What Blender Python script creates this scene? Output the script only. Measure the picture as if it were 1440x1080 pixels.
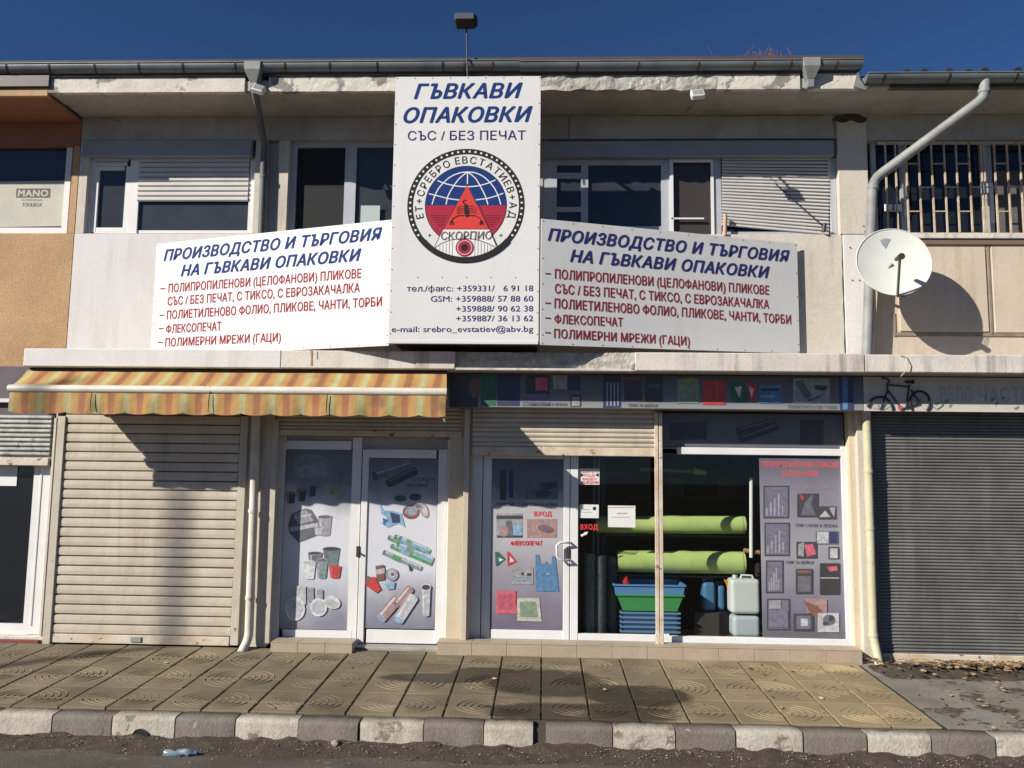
import bpy, bmesh, math, random
from mathutils import Vector, Matrix, Quaternion
random.seed(7)
for o in list(bpy.data.objects): bpy.data.objects.remove(o)
SC = bpy.context.scene; COL = SC.collection
# ---------------------------------------------------------------- camera
HC = 1.745; FPX = 1180.0
CAMP = Vector((0, -8.6, HC))
CR = (Matrix.Rotation(math.radians(2.18), 3, 'Z') @ Matrix.Rotation(math.radians(96.3), 3, 'X') @ Matrix.Rotation(math.radians(0.7), 3, 'Z'))
cd = bpy.data.cameras.new('camera'); cam = bpy.data.objects.new('camera', cd); COL.objects.link(cam)
cam.matrix_world = Matrix.Translation(CAMP) @ CR.to_4x4()
cd.sensor_fit = 'HORIZONTAL'; cd.sensor_width = 36; cd.lens = 36 * FPX / 1440; cd.clip_start = .05; cd.clip_end = 1500
SC.camera = cam
SC.render.resolution_x = 1024; SC.render.resolution_y = 768
# ---------------------------------------------------------------- light
SUN = Vector((-1.45, -1.0, .95)).normalized()
EL = math.asin(SUN.z)
W = bpy.data.worlds.new("World"); SC.world = W; W.use_nodes = True
nt = W.node_tree; bg = nt.nodes['Background']; sk = nt.nodes.new('ShaderNodeTexSky')
sk.sky_type = 'NISHITA'; sk.sun_disc = False; sk.sun_elevation = EL; sk.sun_rotation = math.atan2(SUN.x, SUN.y)
sk.altitude = 2500; sk.air_density = 1.0; sk.dust_density = 0.0; sk.ozone_density = 10.0
nt.links.new(sk.outputs[0], bg.inputs[0]); bg.inputs[1].default_value = 0.052
sd = bpy.data.lights.new('sun', 'SUN'); sun = bpy.data.objects.new('sun', sd); COL.objects.link(sun)
sd.energy = 5; sd.angle = math.radians(.5); sd.color = (1, .95, .87)
sun.rotation_mode = 'QUATERNION'; sun.rotation_quaternion = (-SUN).to_track_quat('-Z', 'Y'); sun.location = (-10, -10, 15)
SC.view_settings.view_transform = 'Standard'; SC.view_settings.look = 'None'
SC.view_settings.exposure = 0.5; SC.view_settings.gamma = 1
SC.render.engine = 'CYCLES'
# ---------------------------------------------------------------- pixel -> place helpers
def ray(px, py): return (CR @ Vector(((px-720)/FPX, -(py-540)/FPX, -1)))
def P(px, py, Y):
    d = ray(px, py); return CAMP + d*((Y-CAMP.y)/d.y)
def X(px, Y, py=540): return P(px, py, Y).x
def Z(py, Y, px=720): return P(px, py, Y).z
SL = .053
def PG(px, py, z0=0, s=SL):
    d = ray(px, py); t = (z0+s*CAMP.y-CAMP.z)/(d.z-s*d.y); return CAMP+d*t
def PP(px, py, p0, n):
    d = ray(px, py); t = (p0-CAMP).dot(n)/d.dot(n); return CAMP+d*t
# ---------------------------------------------------------------- materials
MATS = {}
def M(name, col, col2=None, scale=2.0, amt=1.0, rough=.75, bump=.15, bscale=90, metal=0, streak=None, spots=None, fine=.12, spec=.4, edge=None):
    """weathered surface: broad patches col->col2, fine grain, vertical streaks (colour, amount), spots (colour, scale, threshold)"""
    if name in MATS: return MATS[name]
    m = bpy.data.materials.new(name); m.use_nodes = True; n = m.node_tree.nodes; l = m.node_tree.links
    b = n['Principled BSDF']; g = n.new('ShaderNodeNewGeometry'); pos = g.outputs['Position']
    def noise(sc, det=4, vec=None, r=.55):
        t = n.new('ShaderNodeTexNoise'); t.inputs['Scale'].default_value = sc; t.inputs['Detail'].default_value = det; t.inputs['Roughness'].default_value = r
        l.new(vec or pos, t.inputs['Vector']); return t.outputs[0]
    def ramp(v, a, c):
        r = n.new('ShaderNodeMapRange'); r.inputs[1].default_value = a; r.inputs[2].default_value = c; r.clamp = True; l.new(v, r.inputs[0]); return r.outputs[0]
    def mix(f, a, c, typ='MIX'):
        x = n.new('ShaderNodeMix'); x.data_type = 'RGBA'; x.blend_type = typ
        if isinstance(f, (int, float)): x.inputs[0].default_value = f
        else: l.new(f, x.inputs[0])
        for i, v in ((6, a), (7, c)):
            if isinstance(v, tuple): x.inputs[i].default_value = (*v, 1)
            else: l.new(v, x.inputs[i])
        return x.outputs[2]
    def mul(v, k):
        x = n.new('ShaderNodeMath'); x.operation = 'MULTIPLY'; l.new(v, x.inputs[0])
        if isinstance(k, (int, float)): x.inputs[1].default_value = k
        else: l.new(k, x.inputs[1])
        return x.outputs[0]
    c = col
    if col2: c = mix(mul(ramp(noise(scale, 5), .35, .68), amt), col, col2)
    if streak:
        mp = n.new('ShaderNodeMapping'); mp.inputs['Scale'].default_value = (9, 9, .7); l.new(pos, mp.inputs[0])
        f = mul(mul(ramp(noise(1.0, 4, mp.outputs[0]), .5, .72), ramp(noise(1.3, 2), .4, .6)), streak[1])
        c = mix(f, c, streak[0])
    if spots: c = mix(ramp(noise(spots[1], 6, r=.65), spots[2], spots[2]+.04), c, spots[0])
    if fine:
        f = noise(bscale*.6, 3); r = n.new('ShaderNodeMapRange'); r.inputs[3].default_value = 1-fine*1.6; r.inputs[4].default_value = 1+fine*1.6
        l.new(f, r.inputs[0]); cc = n.new('ShaderNodeVectorMath'); cc.operation = 'SCALE'
        if isinstance(c, tuple): cc.inputs[0].default_value = c
        else: l.new(c, cc.inputs[0])
        l.new(r.outputs[0], cc.inputs['Scale']); c = cc.outputs[0]
    if isinstance(c, tuple): b.inputs['Base Color'].default_value = (*c, 1)
    else: l.new(c, b.inputs['Base Color'])
    b.inputs['Roughness'].default_value = rough; b.inputs['Metallic'].default_value = metal; b.inputs['Specular IOR Level'].default_value = spec
    if bump:
        bp = n.new('ShaderNodeBump'); bp.inputs['Strength'].default_value = bump; bp.inputs['Distance'].default_value = .01
        l.new(noise(bscale, 4), bp.inputs['Height']); l.new(bp.outputs[0], b.inputs['Normal'])
    MATS[name] = m; return m
def ink(name, col, rough=.7): return M(name, col, rough=rough, bump=0, fine=.03, bscale=30, spec=.15)
def glass(name, tint=(1, 1, 1), extra=0.0):
    m = bpy.data.materials.new(name); m.use_nodes = True; n = m.node_tree.nodes; l = m.node_tree.links
    for x in list(n):
        if x.type == 'BSDF_PRINCIPLED': n.remove(x)
    t = n.new('ShaderNodeBsdfTransparent'); t.inputs[0].default_value = (*tint, 1)
    gl = n.new('ShaderNodeBsdfGlossy'); gl.inputs['Roughness'].default_value = .01
    lw = n.new('ShaderNodeLayerWeight'); lw.inputs[0].default_value = .5
    pw = n.new('ShaderNodeMath'); pw.operation = 'POWER'; pw.inputs[1].default_value = 4.5; l.new(lw.outputs['Facing'], pw.inputs[0])
    fr = n.new('ShaderNodeMath'); fr.operation = 'MULTIPLY_ADD'; fr.inputs[1].default_value = .9; fr.inputs[2].default_value = .022; l.new(pw.outputs[0], fr.inputs[0])
    mx = n.new('ShaderNodeMixShader'); l.new(fr.outputs[0], mx.inputs[0]); l.new(t.outputs[0], mx.inputs[1]); l.new(gl.outputs[0], mx.inputs[2])
    l.new(mx.outputs[0], n['Material Output'].inputs[0]); MATS[name] = m; return m
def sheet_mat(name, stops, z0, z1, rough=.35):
    """printed sheet whose tones change by height"""
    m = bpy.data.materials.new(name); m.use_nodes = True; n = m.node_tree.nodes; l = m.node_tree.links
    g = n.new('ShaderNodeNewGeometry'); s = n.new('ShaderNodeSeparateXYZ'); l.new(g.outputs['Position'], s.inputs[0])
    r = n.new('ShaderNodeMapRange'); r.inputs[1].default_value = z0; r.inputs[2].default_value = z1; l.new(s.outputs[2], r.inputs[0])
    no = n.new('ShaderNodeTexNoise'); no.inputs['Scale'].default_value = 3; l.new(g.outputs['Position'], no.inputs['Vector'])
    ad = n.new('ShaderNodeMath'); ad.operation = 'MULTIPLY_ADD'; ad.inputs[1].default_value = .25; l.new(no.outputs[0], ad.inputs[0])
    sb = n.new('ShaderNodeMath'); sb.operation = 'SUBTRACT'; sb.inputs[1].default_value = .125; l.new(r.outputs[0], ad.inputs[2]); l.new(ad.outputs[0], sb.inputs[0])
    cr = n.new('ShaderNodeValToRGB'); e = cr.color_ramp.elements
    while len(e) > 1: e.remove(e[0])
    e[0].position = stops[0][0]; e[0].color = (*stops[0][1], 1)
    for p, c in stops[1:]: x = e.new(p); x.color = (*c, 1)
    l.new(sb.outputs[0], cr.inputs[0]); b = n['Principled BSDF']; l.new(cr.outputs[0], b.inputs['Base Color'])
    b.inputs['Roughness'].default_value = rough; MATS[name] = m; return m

# ---------------------------------------------------------------- mesh builder
WL = {}
class MB:
    def __init__(s): s.v = []; s.f = []; s.m = []; s.sm = []
    def add(s, vs, fs, mi=0, smooth=False):
        k = len(s.v); s.v += [Vector(a) for a in vs]
        for f in fs: s.f.append([i+k for i in f]); s.m.append(mi); s.sm.append(smooth)
        return s
    def box(s, x0, x1, y0, y1, z0, z1, mi=0):
        x0, x1 = sorted((x0, x1)); y0, y1 = sorted((y0, y1)); z0, z1 = sorted((z0, z1))
        return s.add([(x0,y0,z0),(x1,y0,z0),(x1,y1,z0),(x0,y1,z0),(x0,y0,z1),(x1,y0,z1),(x1,y1,z1),(x0,y1,z1)],
              [(0,3,2,1),(4,5,6,7),(0,1,5,4),(1,2,6,5),(2,3,7,6),(3,0,4,7)], mi)
    def prism(s, a, b, mi=0, smooth=False, caps=True):
        """joins outline a to outline b (same count)"""
        n = len(a); s.add(list(a)+list(b), [(i, (i+1) % n, (i+1) % n+n, i+n) for i in range(n)]+([tuple(reversed(range(n))), tuple(range(n, 2*n))] if caps else []), mi, smooth)
        return s
    def tube(s, pts, r, n=10, mi=0, caps=True, smooth=True):
        pts = [Vector(p) for p in pts]; rs = r if isinstance(r, (list, tuple)) else [r]*len(pts); rings = []
        up = None
        for i, p in enumerate(pts):
            t = ((pts[min(i+1, len(pts)-1)]-p).normalized() + (p-pts[max(i-1, 0)]).normalized())
            t = t.normalized() if t.length > 1e-6 else Vector((0, 0, 1))
            if up is None: up = t.orthogonal().normalized()
            up = (up - t*up.dot(t)).normalized(); w = t.cross(up)
            rings.append([p+(up*math.cos(2*math.pi*k/n)+w*math.sin(2*math.pi*k/n))*rs[i] for k in range(n)])
        vs = [v for rg in rings for v in rg]
        fs = [(i*n+k, i*n+(k+1) % n, (i+1)*n+(k+1) % n, (i+1)*n+k) for i in range(len(pts)-1) for k in range(n)]
        s.add(vs, fs, mi, smooth)
        if caps: s.add(rings[0], [tuple(reversed(range(n)))], mi); s.add(rings[-1], [tuple(range(n))], mi)
        return s
    def ngon(s, pts, mi=0): return s.add(pts, [tuple(range(len(pts)))], mi)
    def build(s, name, mats, parent=None, bevel=0, seg=1, at=None, label=None, cat=None, group=None, kind=None):
        if not isinstance(mats, (list, tuple)): mats = [mats]
        xs = [v.x for v in s.v]; ys = [v.y for v in s.v]; zs = [v.z for v in s.v]
        o = Vector(at) if at else Vector(((min(xs)+max(xs))/2, (min(ys)+max(ys))/2, min(zs)))
        me = bpy.data.meshes.new(name); me.from_pydata([v-o for v in s.v], [], s.f)
        for m in mats: me.materials.append(m)
        me.polygons.foreach_set('material_index', s.m); me.polygons.foreach_set('use_smooth', s.sm)
        if bevel:
            bm = bmesh.new(); bm.from_mesh(me); 
            es = [e for e in bm.edges if len(e.link_faces) == 2 and e.calc_face_angle(0) > .5]
            bmesh.ops.bevel(bm, geom=es, offset=bevel, segments=seg, affect='EDGES', profile=.5, clamp_overlap=True); bm.to_mesh(me); bm.free()
        ob = bpy.data.objects.new(name, me); COL.objects.link(ob)
        pw = WL[parent] if parent else Vector()
        if parent: ob.parent = parent
        ob.location = o-pw; WL[ob] = o
        tag(ob, label, cat, group, kind); return ob
def tag(o, label=None, cat=None, group=None, kind=None):
    for k, v in (('label', label), ('category', cat), ('group', group), ('kind', kind)):
        if v: o[k] = v
def thing(name, loc, label, cat, group=None):
    o = bpy.data.objects.new(name, None); COL.objects.link(o); o.empty_display_size = .1; o.location = loc; WL[o] = Vector(loc)
    tag(o, label, cat, group); return o
def dup(o, d, parent=None):
    c = o.copy(); COL.objects.link(c); c.location = o.location+Vector(d); WL[c] = WL[o]+Vector(d)
    if parent: c.parent = parent; c.location = WL[c]-WL[parent]
    return c
def rb(mb, px0, py0, px1, py1, Y, th, mi=0, front=0):
    """box whose front face at depth Y covers that stretch of the facade"""
    cx, cy = (px0+px1)/2, (py0+py1)/2
    return mb.box(X(px0, Y, cy), X(px1, Y, cy), Y, Y+th, Z(py0, Y, cx), Z(py1, Y, cx), mi)
def rbx(name, mat, parent, px0, py0, px1, py1, Y, th, bevel=.003, **k):
    return rb(MB(), px0, py0, px1, py1, Y, th).build(name, mat, parent, bevel=bevel, **k)
# ---------------------------------------------------------------- lettering
_tc = {}; _raw = {}
def _font(t, res):
    k = (t, res)
    if k not in _raw:
        c = bpy.data.curves.new('t', 'FONT'); c.body = t; c.size = 1; c.resolution_u = res; c.fill_mode = 'FRONT'
        o = bpy.data.objects.new('t', c); COL.objects.link(o); bpy.context.view_layer.update()
        me = bpy.data.meshes.new_from_object(o); _raw[k] = ([v.co.copy() for v in me.vertices], [tuple(p.vertices) for p in me.polygons])
        bpy.data.objects.remove(o); bpy.data.curves.remove(c); bpy.data.meshes.remove(me)
    return _raw[k]
def _wid(t, res): v = _font(t, res)[0]; return max(a.x for a in v)-min(a.x for a in v)
_HH = {}
def _char(ch, res):
    """outline of one letter set at x = 0, its left gap and its advance"""
    k = ('c', ch, res)
    if k in _raw: return _raw[k]
    hw = _wid('НН', res)
    adv = _wid('Н'+ch+'Н', res)-hw if ch not in ('Ъ', 'Ь', 'Ф', 'ф') else 0
    cap = max(v.y for v in _font('Н', res)[0])
    def ell(cx, cy, rx, ry, t, n=20):
        V, F = [], []
        for q in range(n):
            a = 2*math.pi*q/n; V += [Vector((cx+rx*math.cos(a), cy+ry*math.sin(a), 0)), Vector((cx+(rx-t)*math.cos(a), cy+(ry-t*.9)*math.sin(a), 0))]
        for q in range(n): b = (q+1) % n; F.append((2*q, 2*b, 2*b+1, 2*q+1))
        return V, F
    def rc(V, F, x0, x1, y0, y1): k0 = len(V); V += [Vector((x0, y0, .2)), Vector((x1, y0, .2)), Vector((x1, y1, .2)), Vector((x0, y1, .2))]; F.append((k0, k0+1, k0+2, k0+3))
    if ch == 'Ъ':
        V, F = [], []; t = .09; x0 = .16; w = .42; hb = cap*.56; rc(V, F, x0, x0+t, 0, cap); rc(V, F, 0, x0-.001, cap-t, cap)
        rr = hb/2; k0 = len(V); n = 14; path = [(x0+t+.001, hb)]+[(x0+w-rr+rr*math.sin(math.pi*q/n), rr+rr*math.cos(math.pi*q/n)) for q in range(n+1)]+[(x0+t+.001, 0)]
        inn = [(x0+t+.001, hb-t)]+[(x0+w-rr+(rr-t)*math.sin(math.pi*q/n), rr+(rr-t)*math.cos(math.pi*q/n)) for q in range(n+1)]+[(x0+t+.001, t)]
        V += [Vector((a, b, .1)) for a, b in path]+[Vector((a, b, .1)) for a, b in inn]; F += [(k0+q, k0+len(path)+q, k0+len(path)+q+1, k0+q+1) for q in range(len(path)-1)]; adv = x0+w+.10
    elif ch == 'Ф':
        V, F = ell(.36, cap*.5, .36, cap*.37, .09); rc(V, F, .315, .405, 0, cap); adv = .81
    elif ch == 'ф':
        V, F = ell(.33, cap*.36, .33, cap*.38, .08); rc(V, F, .29, .37, -cap*.28, cap*1.02); adv = .75
    elif ch == ' ': V, F = [], []
    else:
        v, f = _font(ch, res); m0 = min(a.x for a in v); V = [Vector((a.x-m0, a.y, 0)) for a in v]; F = list(f)
    _raw[k] = (V, F, adv); return _raw[k]
def glyphs(s, bold=0, shear=0, res=3, slim=False):
    k = (s, bold, shear, res)
    if k in _tc: return _tc[k]
    x = 0; vs, fs = [], []
    for ch in s:
        V, F, adv = _char(ch, res); k0 = len(vs); w = max([v.x for v in V], default=0); gap = (adv-w)/2 if V else 0
        vs += [Vector((v.x+x+gap+v.y*shear, v.y, v.z)) for v in V]; fs += [tuple(j+k0 for j in f) for f in F]; x += adv+bold*1.2
    if bold > .004:                                  # heavier face: the same glyphs laid over each other a hair apart
        V, F = [], []; dirs = [(1, 0), (-1, 0), (0, 1), (0, -1), (.7, .7), (-.7, .7), (.7, -.7), (-.7, -.7)]
        for i, (a, b) in enumerate(dirs):
            k0 = len(V); V += [Vector((v.x+a*bold*1.1, v.y+b*bold*.8, v.z+i+1.0)) for v in vs]; F += [tuple(j+k0 for j in f) for f in fs]
        vs, fs = V, F
    _tc[k] = (vs, fs); return _tc[k]
def caph(bold):
    vs, _ = glyphs('Н', bold); return min(v.y for v in vs), max(v.y for v in vs)
def letter(mb, s, p0, p1, cap, N, mi=0, bold=0, shear=0, off=.002, res=3):
    """writes s with its baseline from p0 to p1 and capitals cap metres tall"""
    vs, fs = glyphs(s, bold, shear, res); U = (p1-p0); w = U.length; U = U.normalized(); V = Vector((0, 0, 1)); V = (V-U*V.dot(U)).normalized()
    x0 = min(v.x for v in vs); x1 = max(v.x for v in vs); a, b = caph(bold); k = cap/(b-a)
    return mb.add([p0+U*((v.x-x0)*w/(x1-x0))+V*((v.y-a)*k)+N*(off+v.z*.00007) for v in vs], fs, mi)
NF = Vector((0, -1, 0))
def wr(mb, s, a, b, cappx, p0, N, mi=0, bold=0, shear=0, off=.002, res=3):
    A = PP(*a, p0, N); B = PP(*b, p0, N); mx, my = (a[0]+b[0])/2, (a[1]+b[1])/2
    cap = (PP(mx, my-cappx, p0, N)-PP(mx, my, p0, N)).length
    return letter(mb, s, A, B, cap, N, mi, bold, shear, off, res)
# ---------------------------------------------------------------- palette
plaster = M('cream_plaster', (.56, .50, .42), (.50, .45, .38), 1.5, streak=((.20, .17, .14), .5), bump=.25, bscale=60)
white_wall = M('white_painted_wall', (.66, .62, .59), (.60, .56, .53), 1.2, streak=((.35, .32, .30), .3), bump=.12)
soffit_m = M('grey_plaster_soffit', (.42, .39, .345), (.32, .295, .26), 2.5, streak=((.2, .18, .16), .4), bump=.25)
fascia_m = M('stained_fascia', (.62, .57, .49), (.50, .46, .40), 4, spots=((.22, .20, .18), 4.5, .57), bump=.4, bscale=45)
rough_concrete = M('broken_concrete', (.44, .41, .36), (.28, .26, .22), 9, spots=((.60, .57, .52), 7, .6), bump=1, bscale=35, fine=.2)
slab_m = M('slab_edge_paint', (.62, .57, .50), (.52, .47, .41), 2, streak=((.16, .13, .11), .75), bump=.3, bscale=50)
slab_white = M('slab_edge_white', (.66, .63, .60), (.60, .57, .54), 2, streak=((.42, .36, .30), .35), bump=.15)
orange_wall = M('ochre_stucco', (.46, .29, .145), (.38, .225, .105), 2.2, streak=((.16, .09, .05), .4), bump=.5, bscale=70, fine=.18)
orange_dark = M('brown_red_stucco', (.30, .135, .075), (.24, .105, .06), 2.5, bump=.3)
frame_w = M('white_window_frame', (.70, .69, .67), (.64, .62, .59), 3, rough=.4, bump=.03, fine=.04)
frame_g = M('grey_window_frame', (.42, .43, .46), (.36, .37, .40), 3, rough=.45, bump=.03, fine=.04)
shut_m = M('cream_shutter_paint', (.53, .465, .37), (.45, .39, .30), 3.5, streak=((.30, .23, .16), .5), spots=((.30, .22, .15), 17, .70), rough=.5, bump=.5, bscale=7, fine=.09)
shut_up = M('white_roller_slats', (.58, .56, .53), (.52, .50, .47), 3, rough=.5, bump=.05, fine=.05)
shut_grey = M('weathered_grey_shutter', (.40, .40, .36), (.22, .22, .19), 6, spots=((.15, .15, .13), 9, .58), rough=.55, bump=.3)
shut_dark = M('dark_grey_shutter', (.165, .163, .15), (.11, .11, .10), 2.2, streak=((.24, .23, .20), .55), spots=((.21, .20, .17), 9, .66), rough=.5, bump=.4, bscale=8, fine=.12)
rusty = M('rusty_cream_metal', (.60, .53, .43), (.48, .36, .24), 5, spots=((.22, .09, .035), 11, .6), rough=.6, bump=.25)
rail_m = M('cream_guide_rail', (.50, .46, .38), (.44, .38, .29), 4, spots=((.25, .12, .06), 14, .66), rough=.5, bump=.1)
box_grey = M('grey_roller_box', (.27, .28, .31), (.23, .24, .26), 2, rough=.5, bump=.04, fine=.04)
zinc = M('weathered_zinc', (.20, .22, .23), (.13, .145, .155), 3, streak=((.30, .31, .31), .3), rough=.5, metal=.3, bump=.15)
zinc_l = M('pale_zinc', (.27, .275, .26), (.19, .195, .19), 6, rough=.65, metal=.1, bump=.15)
dark_metal = M('dark_metal', (.035, .035, .04), (.06, .055, .05), 5, rough=.5, metal=.2, bump=.1)
pipe_w = M('peeling_white_pipe', (.62, .58, .50), (.50, .45, .36), 5, spots=((.24, .20, .15), 13, .63), rough=.6, bump=.3)
pipe_y = M('yellowed_pipe', (.50, .46, .33), (.40, .38, .22), 4, spots=((.22, .19, .13), 12, .64), rough=.6, bump=.3)
black = M('black_recess', (.012, .012, .013), rough=.8, bump=0, fine=0)
room_m = M('dim_room_wall', (.045, .043, .042), (.03, .03, .03), 2, bump=.1)
room_floor = M('shop_floor', (.13, .11, .09), (.10, .09, .075), 3, bump=.1)
win_dark = M('dark_window_glass', (.012, .014, .018), rough=.04, bump=0, fine=0, spec=.5)
win_blue = M('reflecting_window_glass', (.042, .046, .052), (.026, .03, .036), 2.2, rough=.16, bump=.02, bscale=3, fine=0, spec=.45)
clear = glass('clear_glass', (.94, .95, .94))
tile_beige = M('beige_step_tile', (.40, .32, .23), (.35, .28, .20), 5, bump=.15, rough=.5)
cement = M('grey_cement', (.34, .32, .29), (.26, .245, .22), 4, bump=.5, bscale=50, fine=.15)
red_base = M('red_plinth', (.22, .06, .04), (.16, .05, .035), 5, bump=.4)
sign_white = M('white_sign_panel', (.68, .665, .64), (.64, .625, .60), 1.0, rough=.35, bump=.02, fine=.02, streak=((.50, .47, .43), .25))
ink_blue = ink('blue_ink', (.010, .036, .155)); ink_red = ink('red_ink', (.29, .022, .03)); ink_navy = ink('navy_ink', (.03, .03, .13))
ink_black = ink('black_ink', (.02, .02, .022)); ink_white = ink('white_ink', (.70, .69, .66)); ink_grey = ink('grey_ink', (.25, .25, .26))
ink_bred = ink('bright_red_ink', (.60, .05, .045)); ink_crim = ink('crimson_ink', (.36, .025, .05)); ink_pink = ink('pink_ink', (.55, .10, .12))
rivet_m = ink('rivet', (.22, .19, .16))
asphalt = M('dusty_asphalt', (.075, .062, .05), (.115, .098, .08), 2.2, spots=((.16, .14, .115), 5, .62), bump=1, bscale=120, fine=.3, rough=.95)
earth = M('dark_earth', (.045, .034, .025), (.08, .06, .042), 12, bump=1, bscale=70, fine=.3, rough=1)

# ================================================================ GROUND
KY = -2.07                                   # kerb line
zk = SL*KY
ROADZ = zk-.185
r = MB(); n_ = 60
r.add([(-300, -300, ROADZ), (300, -300, ROADZ), (300, KY+.05, ROADZ), (-300, KY+.05, ROADZ)], [(0, 1, 2, 3)]); r.build('road', asphalt, kind='structure')
g = MB(); g.add([(-300, .3, -.05), (300, .3, -.05), (300, 400, -.05), (-300, 400, -.05)], [(0, 1, 2, 3)]); g.build('ground', cement, kind='structure')
# pavement bed
XR = 3.06                                    # right edge of the tiled stretch
def bed(y): return SL*y
TH = .045
bedm = M('joint_mortar', (.085, .068, .05), (.06, .048, .035), 6, bump=.6, rough=.95)
pv = MB(); pv.prism([(-14, KY+.16, bed(KY+.16)-.012), (XR, KY+.16, bed(KY+.16)-.012), (XR, .35, -.012), (-14, .35, -.012)],
                    [(-14, KY+.16, bed(KY)-.3), (XR, KY+.16, bed(KY)-.3), (XR, .35, -.3), (-14, .35, -.3)])
pave = pv.build('pavement', bedm, kind='structure')
# tile material: brown cement with a dark spill in the middle and a sandier right end
def tile_mat():
    m = M('pavement_tile', (.20, .158, .10), (.135, .105, .066), 1.6, bump=.4, bscale=90, fine=.14, rough=.85)
    n = m.node_tree.nodes; l = m.node_tree.links; b = n['Principled BSDF']; src = b.inputs['Base Color'].links[0].from_socket
    g = n.new('ShaderNodeNewGeometry'); s = n.new('ShaderNodeSeparateXYZ'); l.new(g.outputs['Position'], s.inputs[0])
    def mr(v, a, c, d=0, e=1):
        r = n.new('ShaderNodeMapRange'); r.inputs[1].default_value = a; r.inputs[2].default_value = c; r.inputs[3].default_value = d; r.inputs[4].default_value = e; l.new(v, r.inputs[0]); return r.outputs[0]
    def op(o, a, c):
        x = n.new('ShaderNodeMath'); x.operation = o
        for i, v in ((0, a), (1, c)):
            if isinstance(v, (int, float)): x.inputs[i].default_value = v
            else: l.new(v, x.inputs[i])
        return x.outputs[0]
    no = n.new('ShaderNodeTexNoise'); no.inputs['Scale'].default_value = 2.6; no.inputs['Detail'].default_value = 5; l.new(g.outputs['Position'], no.inputs['Vector'])
    nn = op('MULTIPLY', op('SUBTRACT', no.outputs[0], .5), 1.5)
    def blob(cx, cy, rx, ry):
        a = op('POWER', op('DIVIDE', op('ABSOLUTE', op('SUBTRACT', s.outputs[0], cx), 0), rx), 2); c = op('POWER', op('DIVIDE', op('ABSOLUTE', op('SUBTRACT', s.outputs[1], cy), 0), ry), 2)
        return mr(op('ADD', op('ADD', a, c), nn), .7, 1.05, 1, 0)
    f = blob(.05, -1.0, .62, .42)
    for q in ((-.95, -.92, .6, .15), (.3, -1.75, .8, .25), (.8, -1.3, .5, .33), (-.5, -.75, .35, .2)): f = op('MAXIMUM', f, blob(*q))
    sand = mr(op('ADD', s.outputs[0], nn), .3, 2.4)
    m1 = n.new('ShaderNodeMix'); m1.data_type = 'RGBA'; l.new(op('MULTIPLY', sand, .75), m1.inputs[0]); l.new(src, m1.inputs[6]); m1.inputs[7].default_value = (.30, .232, .128, 1)
    m2 = n.new('ShaderNodeMix'); m2.data_type = 'RGBA'; l.new(op('MULTIPLY', f, .86), m2.inputs[0]); l.new(m1.outputs[2], m2.inputs[6]); m2.inputs[7].default_value = (.034, .025, .014, 1)
    oi = n.new('ShaderNodeObjectInfo'); vr = mr(oi.outputs['Random'], 0, 1, .86, 1.12)
    n2 = n.new('ShaderNodeTexNoise'); n2.inputs['Scale'].default_value = 1.1; n2.inputs['Detail'].default_value = 6; l.new(g.outputs['Position'], n2.inputs['Vector'])
    vr = op('MULTIPLY', vr, mr(n2.outputs[0], .35, .65, .82, 1.12)); sc = n.new('ShaderNodeVectorMath'); sc.operation = 'SCALE'; l.new(m2.outputs[2], sc.inputs[0]); l.new(vr, sc.inputs['Scale'])
    rg = mr(f, 0, 1, .85, .5); l.new(rg, b.inputs['Roughness']); l.new(sc.outputs[0], b.inputs['Base Color']); return m
tile_m = tile_mat()
ridge_m = M('worn_tile_ridge', (.30, .245, .16), (.20, .16, .105), 2, bump=.2, rough=.8)
# mix the ridge colour with the same stain by reusing the tile material on the dark stretch
TW, TD = .379, .31
x_g = -1.895                                   # a groove
y_c = -.45                                     # centre line of the first ring row
def tile_mesh(cx, cy, wx, wy, rings=True, wear=1.0):
    """cx, cy in {0,1}: the corner that is the centre of the concentric rings"""
    bm = bmesh.new(); h = .02
    vs = [bm.verts.new(v) for v in [(-wx/2, -wy/2, -h), (wx/2, -wy/2, -h), (wx/2, wy/2, -h), (-wx/2, wy/2, -h), (-wx/2, -wy/2, 0), (wx/2, -wy/2, 0), (wx/2, wy/2, 0), (-wx/2, wy/2, 0)]]
    for f in [(4, 5, 6, 7), (0, 1, 5, 4), (1, 2, 6, 5), (2, 3, 7, 6), (3, 0, 4, 7)]: bm.faces.new([vs[i] for i in f])
    top = [e for e in bm.edges if all(v.co.z > -.001 for v in e.verts)]
    bmesh.ops.bevel(bm, geom=top, offset=.005, segments=1, affect='EDGES')
    me = bpy.data.meshes.new('tile'); 
    ox, oy = (cx-.5)*wx, (cy-.5)*wy; sx, sy = (1 if cx == 0 else -1), (1 if cy == 0 else -1)
    if rings:
        for rr in (.18, .33, .48, .63, .78):
            a = []; K = 7; t0, t1 = 4, 82
            if wear < .9: t0 = random.uniform(2, 22); t1 = random.uniform(40, 84-t0)
            for k in range(K+1):
                t = math.radians(t0+t1*k/K)
                row = []
                for dr, z in ((-.016, .0003), (0, .006*wear), (.016, .0003)):
                    row.append(bm.verts.new((ox+sx*(rr+dr)*math.cos(t)*wx*1.02, oy+sy*(rr+dr)*math.sin(t)*wy*1.02, z)))
                a.append(row)
            for k in range(K):
                for j in (0, 1):
                    q = [a[k][j], a[k+1][j], a[k+1][j+1], a[k][j+1]]
                    if sx*sy > 0: q.reverse()
                    f = bm.faces.new(q); f.material_index = 0
        bmesh.ops.recalc_face_normals(bm, faces=[f for f in bm.faces if f.calc_center_median().z > 0 or True])
    bm.to_mesh(me); bm.free(); me.materials.append(tile_m); me.materials.append(ridge_m); return me
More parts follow.
